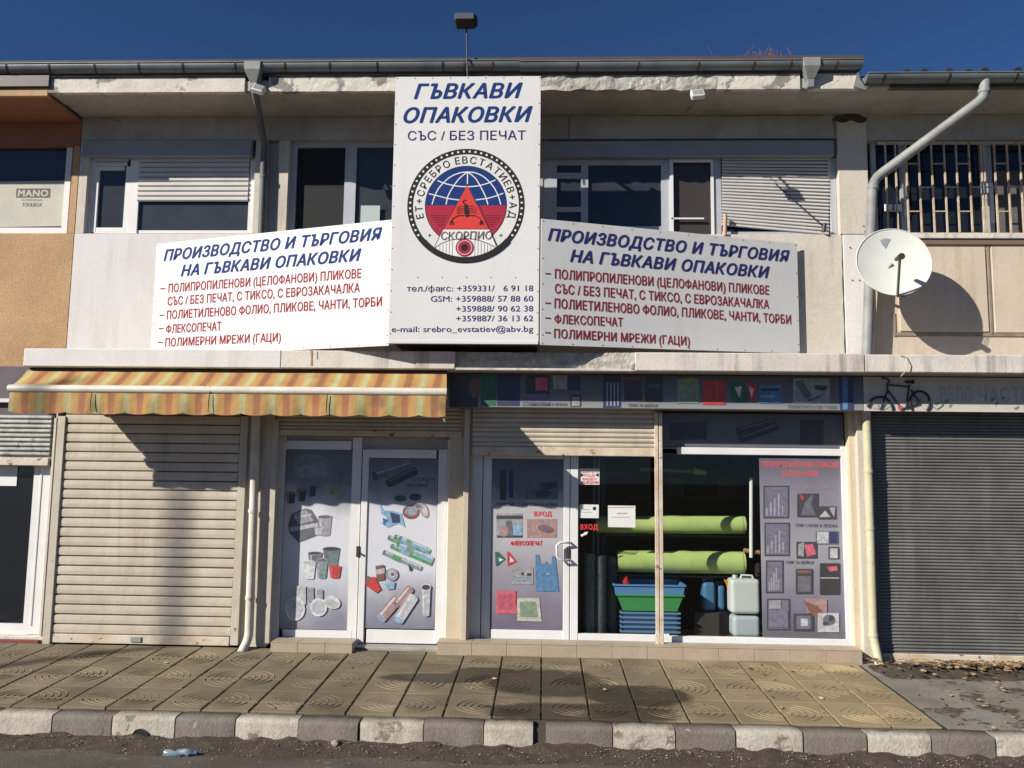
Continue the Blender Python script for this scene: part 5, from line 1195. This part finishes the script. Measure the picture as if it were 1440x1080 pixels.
p.cup(466, 772, 24, 22, p_teal, p_grey, p_dgrey).cup(443, 778, 20, 18, p_grey, p_lgrey, p_dgrey).cup(453, 788, 16, 24, p_tealh, p_lgrey, p_grey).done()
p.cup(435, 791, 18, 22, p_white, p_white, p_pale).cup(471, 797, 17, 15, p_red, p_pink, p_red).done()
p.rect(416,824,430,850,p_pale).rect(432,826,441,846,p_lgrey).rect(446,829,454,842,p_lgrey).done()
p.ell(415,856,14,17,p_white).ell(415,856,11,14,p_pale).done(); p.ell(448,854,12,13,p_white).ell(448,854,9,10,p_pale).done(); p.ell(467,847,12,9,p_white,20).ell(466,849,9,6,p_pale,20).done()
t, p = poster('door_poster', (515.5, 645, 613.5, 884), YD+.004, .004, PSt, 'poster of film rolls and tapes filling the glass door behind the step')
p.roll(527,670,577,654,6.5,p_grey,p_lgrey,p_dgrey).roll(546,680,584,662,6,p_dgrey,p_grey,p_dgrey).done()
p.text('СТРЕЧ', (580,676.5), (611,676.5), 5, p_dgrey, .01, .2).text('ФОЛИО', (572,685), (602,685), 5, p_dgrey, .01, .2).done('lettering')
p.ell(563,701,9,4.5,p_dgreen).ell(584,699,9,5,p_dgreen).ell(584,697,6,2.5,p_dgrey).done()
p.ell(578,720,12,10,p_brown).ell(578,719,9,7,p_rose).ell(578,719,5,4,p_lblue).done(); p.ell(597,718,6,11,p_rose,-20).ell(597,718,4,8.5,p_pale,-20).done(); p.ell(588,712,7,6,p_lgrey).ell(588,712,4,3,p_grey).done()
p.poly([(534,708),(540,718),(552,718),(565,722),(570,742),(560,736),(545,742),(536,736),(544,728),(536,722)], p_lblue).poly([(548,720),(562,724),(563,735),(552,736)], p_navy).poly([(538,728),(546,732),(540,739)], p_blue).done()
for k,(x,y,l_) in enumerate(((547,756,52),(556,755,52),(563,757,40),(540,777,56),(551,768,60),(560,766,52))):
    dx, dy = l_*.92, l_*.40; p.roll(x, y, x+dx, y+dy, 3.6, (p_tealh, p_green, p_lblue)[k % 3], p_white, p_dgreen if k % 2 else p_grey)
    p.poly([(x+dx*.28-1,y+dy*.28-3.5),(x+dx*.5-1,y+dy*.5-3.5),(x+dx*.5-3.5,y+dy*.5+3),(x+dx*.28-3.5,y+dy*.28+3)], (p_green, p_lblue, p_sage)[k % 3])
p.done(); p.poly([(574,793),(580,800),(576,804)], p_navy).done()
p.poly([(528,796),(540,794),(541,815),(530,817)], p_brown).poly([(528,801),(541,799),(541,806),(529,808)], p_pale).done(); p.poly([(512,813),(527,811),(536,829),(529,834),(515,824)], p_red).ell(517,816,4,6,p_brown,20).done()
p.ell(551,808,9,9,p_lgrey).ell(551,807,5.5,5.5,p_pale).ell(552,808,2.5,2.5,p_grey).done(); p.poly([(540,822),(556,818),(554,828),(545,829)], p_lblue).done()
p.roll(536,869,558,843,7.5,p_rose,p_white,p_lblue).roll(558,851,577,828,5.5,p_rose,p_white,p_grey).roll(560,872,581,840,7.5,p_pale,p_white,p_lblue).done(); p.cup(599,826,13,38,p_pale,p_white,p_dgrey).done()
t, p = poster('entrance_poster', (690.5, 646, 791.5, 886), YP, .003, [(0, (.14, .12, .165)), (.3, (.27, .25, .29)), (.55, (.42, .40, .41)), (.72, (.40, .39, .39)), (.8, (.14, .14, .16)), (1, (.09, .09, .10))], 'poster with bags and photographs on the entrance door with the white handle')  # print tones; the dark upper part is awning shade put into the colour
p.text('ПОЛИЕТИЛЕНОВО ФОЛИО', (735,663), (786,663), 5, p_grey, .01).done('lettering')
p.rect(703,661,712,703,p_dgrey).rect(716,661,722,700,p_navy).rect(738,670,785,702,p_grey).poly([(758,680),(783,677),(784,685),(764,690)],p_dgrey).poly([(752,694),(766,688),(776,692),(768,700),(756,700)],p_dgrey).done()
p.text('ПЛИКОВЕ С ЕВРОЗАКАЧАЛКА', (697,712), (784,712), 5, p_dgrey, .02).done('lettering')
p.text('ВХОД', (751,726), (776,726), 7, ink_bred, .05).done('entrance_word')
p.rect(698,722,735,756,p_lgrey).rect(698,725,735,730,p_dgrey).rect(699,753,735,756,p_dgrey).poly([(712,732),(720,732),(722,754),(710,754)],p_grey).ell(709,747,6,8,p_rose).rect(722,738,733,753,p_lblue).done()
p.rect(741,730,783,756,p_rose).ell(768,744,12,5,p_brown,15).ell(766,743,9,3,p_grey,15).done(); p.text('ФЛЕКСОПЕЧАТ', (718,767), (763,767), 6.5, ink_bred, .04).done('lettering')
p.poly([(696,776),(701,776),(711,786),(700,796),(697,796)], p_dgreen).poly([(701,784),(708,787),(702,790)], p_white).done(); p.poly([(713,775),(716,776),(727,790),(714,796)], p_red).poly([(717,782),(723,789),(717,791)], p_white).done()
p.rect(720,798,750,822,p_lgrey).rect(733,805,737,809,p_dgrey).rect(741,806,747,810,p_dgrey).rect(724,812,746,813,p_sky).rect(727,816,744,817,p_sky).done()
p.poly([(753,780),(758,780),(760,793),(766,793),(768,789),(771,793),(776,793),(776,782),(781,782),(786,832),(753,831)], p_sky).rect(768,806,772,808,p_lblue).done()
p.poly([(697,830),(724,831),(727,863),(697,863)], p_pink).rect(700,836,722,858,K('pink2',(.50,.09,.14))).rect(724,831,726,850,p_red).done(); p.poly([(727,841),(758,841),(762,874),(727,873)], p_cream).poly([(731,846),(754,846),(757,868),(732,868)], p_sage).done()
t, p = poster('bag_poster', (1070, 645, 1190.5, 897), YP, .003, [(0, (.11, .11, .13)), (.25, (.20, .19, .24)), (.5, (.30, .29, .31)), (.75, (.22, .20, .24)), (1, (.12, .11, .13))], 'grey poster headed in red with framed bag pictures at the shop window\'s right')
p.text('ПОЛИПРОПИЛЕНОВИ ПЛИКОВЕ', (1071.5,656.5), (1180,657.5), 8, ink_pink, .035).text('ЦЕЛОФАНОВИ', (1099,669.5), (1151,670), 8, ink_pink, .035).done('heading')
p.text('С ЕВРОЗАКАЧАЛКА', (1121,688.5), (1176,688.5), 4, p_lgrey, .01).done('lettering'); p.text('ПЛИК С КАПАК И ЛЕПЕНКА', (1119,741), (1178,742), 4.5, p_dgrey, .015).done('lettering'); p.text('ПЛИК ЗА ШЕЙКЪР', (1105,793), (1145,793.5), 4.5, p_dgrey, .015).done('lettering')
for (a, b, c, d) in ((1073.5,683,1110,729),(1075,735,1111,782),(1077,788,1102,834),(1078.5,842,1111,886)):
    p.rect(a,b,c,d,p_dgrey).rect(a+2,b+2,c-2,d-2,p_lav)
    for k in range(5): hh = (d-b)*(.25+.5*((k*37) % 7)/7); p.rect(a+4+k*(c-a-9)/5, d-4-hh, a+6+k*(c-a-9)/5, d-4, p_lgrey)
    p.done()
p.rect(1121,694,1151,727,p_dgrey).poly([(1132,706),(1144,694),(1141,708),(1147,725),(1126,724)],p_grey).poly([(1124,694),(1131,700),(1127,704)],p_red).done(); p.rect(1151,712,1176,730,p_dgrey).poly([(1152,727),(1160,718),(1168,727)],p_pale).poly([(1166,714),(1175,713),(1173,728)],p_lgrey).done()
p.rect(1147,747,1179,765,p_grey).rect(1149,748,1165,764,p_pale).rect(1166,748,1178,764,p_navy).done(); p.rect(1120,762,1149,785,p_dgrey).poly([(1123,765),(1131,762),(1130,783),(1122,781)],p_lgrey).poly([(1131,766),(1143,765),(1148,779),(1135,783)],p_pink).done()
p.rect(1165,769,1180,786,p_dgrey).rect(1167,771,1178,785,p_pale).done(); p.rect(1119,800,1143,835,p_dgrey).rect(1121,802,1141,806,p_brown).rect(1122,810,1140,832,p_grey).done(); p.rect(1153,792,1181,836,K('black_bag',(.03,.03,.03))).poly([(1163,797),(1177,796),(1178,802),(1167,804)],p_pink).rect(1154,812,1180,813.5,p_pale).done()
p.rect(1116,863,1144,887,p_dgrey).rect(1120,866,1140,884,p_lav).rect(1126,870,1136,880,p_pale).done(); p.poly([(1132,841),(1163,843),(1163,864),(1135,862)],p_rose).poly([(1130,845),(1150,852),(1162,866),(1150,872),(1138,860)],p_brown).done(); p.rect(1150,862,1180,889,p_pale).ell(1166,872,9,8,p_grey).ell(1169,870,4,4,p_dgrey).ell(1161,877,4,3,p_dgrey).done()
p.rect(1082,844,1098,856,p_lgrey).rect(1081,858,1108,882,p_lav).done()
t, p = poster('transom_poster', (932, 582, 1186, 629), YD+.012, .003, [(0, (.12, .12, .13)), (1, (.10, .10, .11))], 'dark printed panel above the white bar of the right shop window')
p.poly([(940,595),(995,592),(994,618),(942,619)], p_dgrey).done(); p.roll(1038,607,1088,594,6,p_dgrey,p_grey,p_dgrey).roll(1042,618,1092,600,5,p_dgrey,p_grey,p_dgrey).done(); p.rect(1125,590,1158,626,p_dgrey).done()
# notices on the clear glass
def notice(q_, label, body):
    cx = (q_[0]+q_[2])/2; t = thing('paper_notice', (X(cx, YD+.02, q_[3]), YD+.02, P(cx, q_[3], YD+.02).z), label, 'notice'); YQ = YD+.021
    rb(MB(), *q_, YQ, .0015).build('sheet', ink('paper', (.66, .65, .62)), t); body(Print(t, YQ))
def n1(p):
    for s_, x0, x1, y in (('ОБЕКТЪТ Е', 817, 841, 665.5), ('ПОД', 822, 836, 670.5), ('ВИДЕО', 819, 839, 675.5), ('НАБЛЮДЕНИЕ', 816, 842, 680.2)): p.text(s_, (x0, y), (x1, y), 3.5, ink_bred, .02)
    p.done('lettering'); p.poly([(816.5,665.5),(822,668),(816.5,670.5)], ink_black).poly([(842,665.5),(836.5,668),(842,670.5)], ink_black).done()
notice((814.5, 659, 843, 681.5), 'small white notice in red letters at the top of the glass beside the entrance door', n1)
def n2(p):
    p.ell(836,715,2.5,2.5,ink_black); p.rect(820,716,829,716.6,p_green).rect(819,720,832,720.5,p_green).done()
notice((815, 709.5, 842, 728.5), 'small plain card below the red lettered notice on the glass', n2)
def n3(p):
    p.rect(856,713,892,713.8,p_grey); p.text('РАБОТНО ВРЕМЕ', (868,723), (882,723), 2, p_grey).rect(860,727,886,727.5,p_grey).done('lettering')
notice((855, 711, 893.5, 741.5), 'large white paper on the glass in front of the upper green roll', n3)
ed = thing('entrance_decal', (X(829, YD+.02, 745), YD+.02, P(829, 760, YD+.02).z), 'red entrance word with a white arrow stuck on the glass right of the door handle', 'decal')
p = Print(ed, YD+.021); p.text('ВХОД', (815.5,745), (841,745), 8, ink_bred, .05).done('lettering'); p.poly([(816,752),(821,750),(821.5,748.5),(827,747.5),(825,752),(823,752),(818,755)], ink_white).done('arrow')

# ================================================================ GOODS IN THE SHOP
lime = M('lime_film', (.47, .58, .20), (.39, .50, .16), 5, rough=.3, bump=.55, bscale=9, fine=.03)
def roll(pa, pb, r, label, sag=0, wr_=True):
    t = thing('film_roll', ((pa+pb)/2)-Vector((0, 0, r)), label, 'film roll'); m = MB(); n = 22; pts = []; rs = []
    for i in range(n+1):
        u = i/n; pts.append(pa.lerp(pb, u)-Vector((0, 0, sag*math.sin(u*math.pi)))); rs.append(r*(1+.02*mn.noise(Vector((u*9, 0, r*50)))+(.03 if abs(u-.52) < .03 else 0)))
    m.tube(pts, rs, 24); m.build('film', lime, t); MB().tube([pa-(pb-pa).normalized()*.02, pb+(pb-pa).normalized()*.02], .03, 12).build('core', M('card_core', (.30, .22, .13)), t)
    # loose end of the film hanging as a flap
    d = (pb-pa).normalized(); a = pa.lerp(pb, .35)+Vector((0, -r*1.02, 0)); b = pa.lerp(pb, .98)+Vector((0, -r*1.02, 0))
    m = MB(); K_ = 8; vs = []
    for k in range(K_+1):
        th = math.radians(60-140*k/K_)
        for e_ in (a, b): c3 = e_+Vector((0, r*1.02, 0)); vs.append(c3+Vector((0, -math.cos(th)*r*1.05, math.sin(th)*r*1.05)))
    m.add(vs, [(2*k, 2*k+2, 2*k+3, 2*k+1) for k in range(K_)], 0, True); m.build('loose_flap', lime, t); return t
YR1, YR2 = .62, .52
roll(P(838, 737.5, YR1), P(1047, 738, YR1), .093, 'upper thick lime green film roll lying behind the shop window')
roll(P(868, 789, YR2), P(1046, 791, YR2), .113, 'lower thick lime green film roll lying above the plastic tubs')
t = thing('thin_roll', P(940, 664, 1.3)-Vector((0, 0, .04)), 'thin dull green roll hanging high behind the window', 'film roll')
MB().tube([P(900, 660, 1.2), P(985, 663, 1.2)], .022, 12).build('film', M('dull_green_film', (.20, .26, .10), rough=.4), t); MB().tube([P(975, 662, 1.16), P(993, 665, 1.16)], [.045, .03], 12).build('roll_end', lime, t)
# rack carrying the rolls
rk = thing('roll_rack', (X(960, .9, 880), .9, .1), 'dark steel rack holding the lime green rolls', 'rack')
for px in (848, 1064):
    x = X(px, .95, 760); MB().box(x-.02, x+.02, .93, .97, .1, 2.3).build('upright', dark_metal, rk)
    for z_, y_ in ((P(900, 751, YR1).z, YR1), (P(900, 807, YR2).z, YR2)): MB().box(x-.015, x+.015, y_-.1, .95, z_-.02, z_).build('shelf_arm', dark_metal, rk)
for z_, y_ in ((P(900, 751, YR1).z-.005, YR1), (P(900, 808, YR2).z-.005, YR2)): MB().box(X(848, .95, 760), X(1064, .95, 760), y_+.03, y_+.06, z_-.02, z_).build('shelf_rail', dark_metal, rk)
MB().tube([P(1056.5, 672, .42), P(1056.5, 784, .42)], .02, 12).build('white_pole', frame_w, label='upright white pole hanging left of the grey bag poster', cat='pole')
MB().tube([P(1046, 774, .45), P(1068, 777, .45)], .024, 12).build('wooden_roller', M('tan_wood', (.38, .20, .11)), label='short tan wooden roller at the foot of the white pole', cat='roller')
# upright rolls of dark mesh
for i, (px, y, r_, top, lab) in enumerate(((829, .30, .055, 778, 'upright roll of dark netting nearest the entrance door, palest of the three'), (843, .36, .07, 781, 'middle upright roll of dark netting behind the entrance word'), (860, .5, .06, 783, 'upright roll of dark netting touching the stack of plastic tubs'))):
    x = X(px, y, 830); t = thing('netting_roll', (x, y, .1), lab, 'netting roll', 'upright netting rolls'); z1 = P(px, top, y).z
    nm = M('netting_%s' % ('pale' if i == 0 else 'dark'), (.13, .16, .16) if i == 0 else (.045, .06, .06), (.07, .09, .09) if i == 0 else (.09, .11, .11), 30, bump=1, bscale=60, rough=.6)
    MB().tube([(x, y, .09), (x, y, z1)], r_, 20).build('netting', nm, t); MB().tube([(x, y, z1+.0005), (x, y, z1+.012)], r_*.4, 12).build('core', black, t)
t = thing('pole_pair', (X(836, .7, 700), .7, .1), 'dim grey plastic tubes standing behind the netting rolls', 'tubes')
for dx in (0, .05): MB().tube([(X(833, .7, 700)+dx, .7, .1), (X(836, .7, 700)+dx, .7, 2.3)], .018, 8).build('tube', M('dim_tube', (.16, .16, .17)), t)
# tubs
def tub(name, px0, px1, py0, py1, taper, Y, dep, mat, label, group=None, lip=.014):
    c = (px0+px1)/2; xa, xb_ = X(px0, Y, py0), X(px1, Y, py0); zt_, zb_ = P(c, py0, Y).z, P(c, py1, Y).z; h = zt_-zb_
    t = thing(name, ((xa+xb_)/2, Y+dep/2, zb_), label, 'tub', group); dx = (xb_-xa)*taper
    def ring(i, z, o=0): return [(xa+dx*i-o, Y+dx*i*.6-o, z), (xb_-dx*i+o, Y+dx*i*.6-o, z), (xb_-dx*i+o, Y+dep-dx*i*.6+o, z), (xa+dx*i-o, Y+dep-dx*i*.6+o, z)]
    m = MB(); A, B = ring(1, zb_), ring(0, zt_-.012); m.prism(A, B, caps=False); C1, C2 = ring(1, zb_+.01, -.01), ring(0, zt_-.012, -.01)
    m.add(C1+C2, [(i+4, (i+1) % 4+4, (i+1) % 4, i) for i in range(4)]); m.add(C1, [(0, 1, 2, 3)]); m.add(A, [(3, 2, 1, 0)]); m.build('tub_body', mat, t)
    m = MB(); R1, R2 = ring(0, zt_-.016, lip), ring(0, zt_, lip); I1, I2 = ring(0, zt_-.016, -.008), ring(0, zt_, -.008)
    for a_, b_ in ((R1, R2),): m.add(a_+b_, [(i, (i+1) % 4, (i+1) % 4+4, i+4) for i in range(4)])
    m.add(R2+I2, [(i, (i+1) % 4, (i+1) % 4+4, i+4) for i in range(4)]); m.add(R1+I1, [(i+4, (i+1) % 4+4, (i+1) % 4, i) for i in range(4)]); m.add(I1+I2, [(i+4, (i+1) % 4+4, (i+1) % 4, i) for i in range(4)])
    m.build('rim', mat, t, bevel=.002); return t
blue_p = M('blue_plastic', (.10, .24, .48), rough=.35, bump=.02, fine=.03); blue_d = M('steel_blue_plastic', (.13, .24, .40), rough=.4, bump=.02, fine=.03); green_p = M('green_plastic', (.06, .30, .09), rough=.35, bump=.02, fine=.03)
ZT0 = P(913, 893, .34).z
names_ = ['topmost', 'second', 'third', 'fourth', 'lowest']
for k in range(5): tub('plastic_tub', 874, 955, 861+k*6.6, 868.5+k*6.6, .05, .34, .42, blue_d, '%s of the five steel blue tubs in the stack under the green tub' % names_[k], 'steel blue tubs nested under the green tub')
tub('plastic_tub', 868, 961, 836, 860, .09, .31, .46, green_p, 'green plastic tub below the bright blue one')
tub('plastic_tub', 864, 963, 822, 837, .02, .30, .5, blue_p, 'bright blue plastic tub on top of the stack')
wallbox('stack_base', dark_metal, None, X(880, .36, 890), X(950, .36, 890), .4, .7, .08, P(913, 893.5, .34).z-.001)
o = bpy.data.objects['stack_base']; tag(o, 'low dark pedestal carrying the stack of blue tubs', 'pedestal')
m = MB(); bm = bmesh.new(); bmesh.ops.create_icosphere(bm, subdivisions=2, radius=.06)
for v in bm.verts: v.co *= 1+.5*mn.noise(v.co*25)
c = P(879, 818, .5); m.add([c+v.co for v in bm.verts], [[v.index for v in f.verts] for f in bm.faces], 0, True); bm.free(); m.build('red_bag', M('red_film', (.5, .03, .03), rough=.4), label='crumpled red plastic in the bright blue tub', cat='bag')
# jerrycans
def jerry(px0, px1, py0, py1, Y, mat, label, dep=.22, cap=None, name='jerrycan', group=None):
    c = (px0+px1)/2; xa, xb_ = X(px0, Y, (py0+py1)/2), X(px1, Y, (py0+py1)/2); zt_, zb_ = P(c, py0, Y).z, P(c, py1, Y).z
    t = thing(name, ((xa+xb_)/2, Y+dep/2, zb_), label, 'canister', group); MB().box(xa, xb_, Y, Y+dep, zb_, zt_-.02).build('canister_body', mat, t, bevel=.04, seg=4)
    w = xb_-xa; MB().tube([(xa+w*.22, Y+dep/2, zt_-.03), (xa+w*.22, Y+dep/2, zt_+.012)], .026, 14).build('cap', cap or mat, t)
    MB().tube([(xa+w*.4, Y+dep/2, zt_-.03), (xa+w*.45, Y+dep/2, zt_+.01), (xa+w*.8, Y+dep/2, zt_+.01), (xa+w*.85, Y+dep/2, zt_-.03)], .012, 8).build('handle', mat, t); return t
milk = M('milky_plastic', (.58, .60, .58), rough=.4, bump=.03, fine=.03)
jerry(1031, 1070, 864, 897, .30, M('greyish_plastic', (.42, .48, .50), rough=.4, bump=.03, fine=.03), 'lower greyish white jerrycan next to the grey bag poster')
jerry(1028, 1070, 812, 864, .30, milk, 'upper milky white jerrycan standing on another one')
sb = M('blue_canister', (.06, .16, .30), rough=.4, bump=.03)
jerry(989, 1007, 816, 860, .55, sb, 'tall blue canister left of its shorter blue neighbour', .2); jerry(1009, 1021, 821, 860, .58, sb, 'shorter blue canister between the tall blue one and the jerrycans', .2)
t = thing('yellow_funnel', P(1024, 829, .5), 'small orange yellow funnel beside the upper white jerrycan', 'funnel'); c = P(1024, 822, .46)
MB().tube([c+Vector((0, 0, .05)), c, c-Vector((0, 0, .06))], [.05, .02, .008], 12, caps=False).build('cone', M('orange_plastic', (.65, .28, .03), rough=.4), t)
wallbox('low_shelf', M('dark_shelf', (.04, .035, .03)), None, X(975, .6, 880), X(1026, .6, 880), .5, 1.0, .09, P(1000, 861, .55).z)
tag(bpy.data.objects['low_shelf'], 'low dark shelf under the blue canisters', 'shelf')
wallbox('goods_plinth', M('dark_shelf', (.04, .035, .03)), None, X(1027, .3, 890), X(1074, .3, 890), .28, .6, .02, P(1050, 897.5, .30).z)
tag(bpy.data.objects['goods_plinth'], 'low plinth under the white jerrycans', 'plinth')
tr = MB()
for k in range(4): tr.box(X(880, 2.5, 700), X(1060, 2.5, 700), 2.4, 2.8, .6+k*.45, .63+k*.45)
sh_ = tr.build('back_shelving', M('dark_wood', (.06, .05, .045)), label='dark shelving deep inside the shop', cat='shelves')
for k in range(9):
    x = X(900+k*18, 2.5, 700); z = .63+(k % 4)*.45; c = random.choice([(.05,.10,.07),(.04,.06,.10),(.10,.09,.05),(.06,.06,.07)])
    MB().box(x, x+.22, 2.42, 2.7, z, z+random.uniform(.15, .3)).build('carton', ink('stock_%d' % (k % 4), c), label='dim carton on the shelving deep inside the shop', cat='carton', group='cartons deep inside the shop')
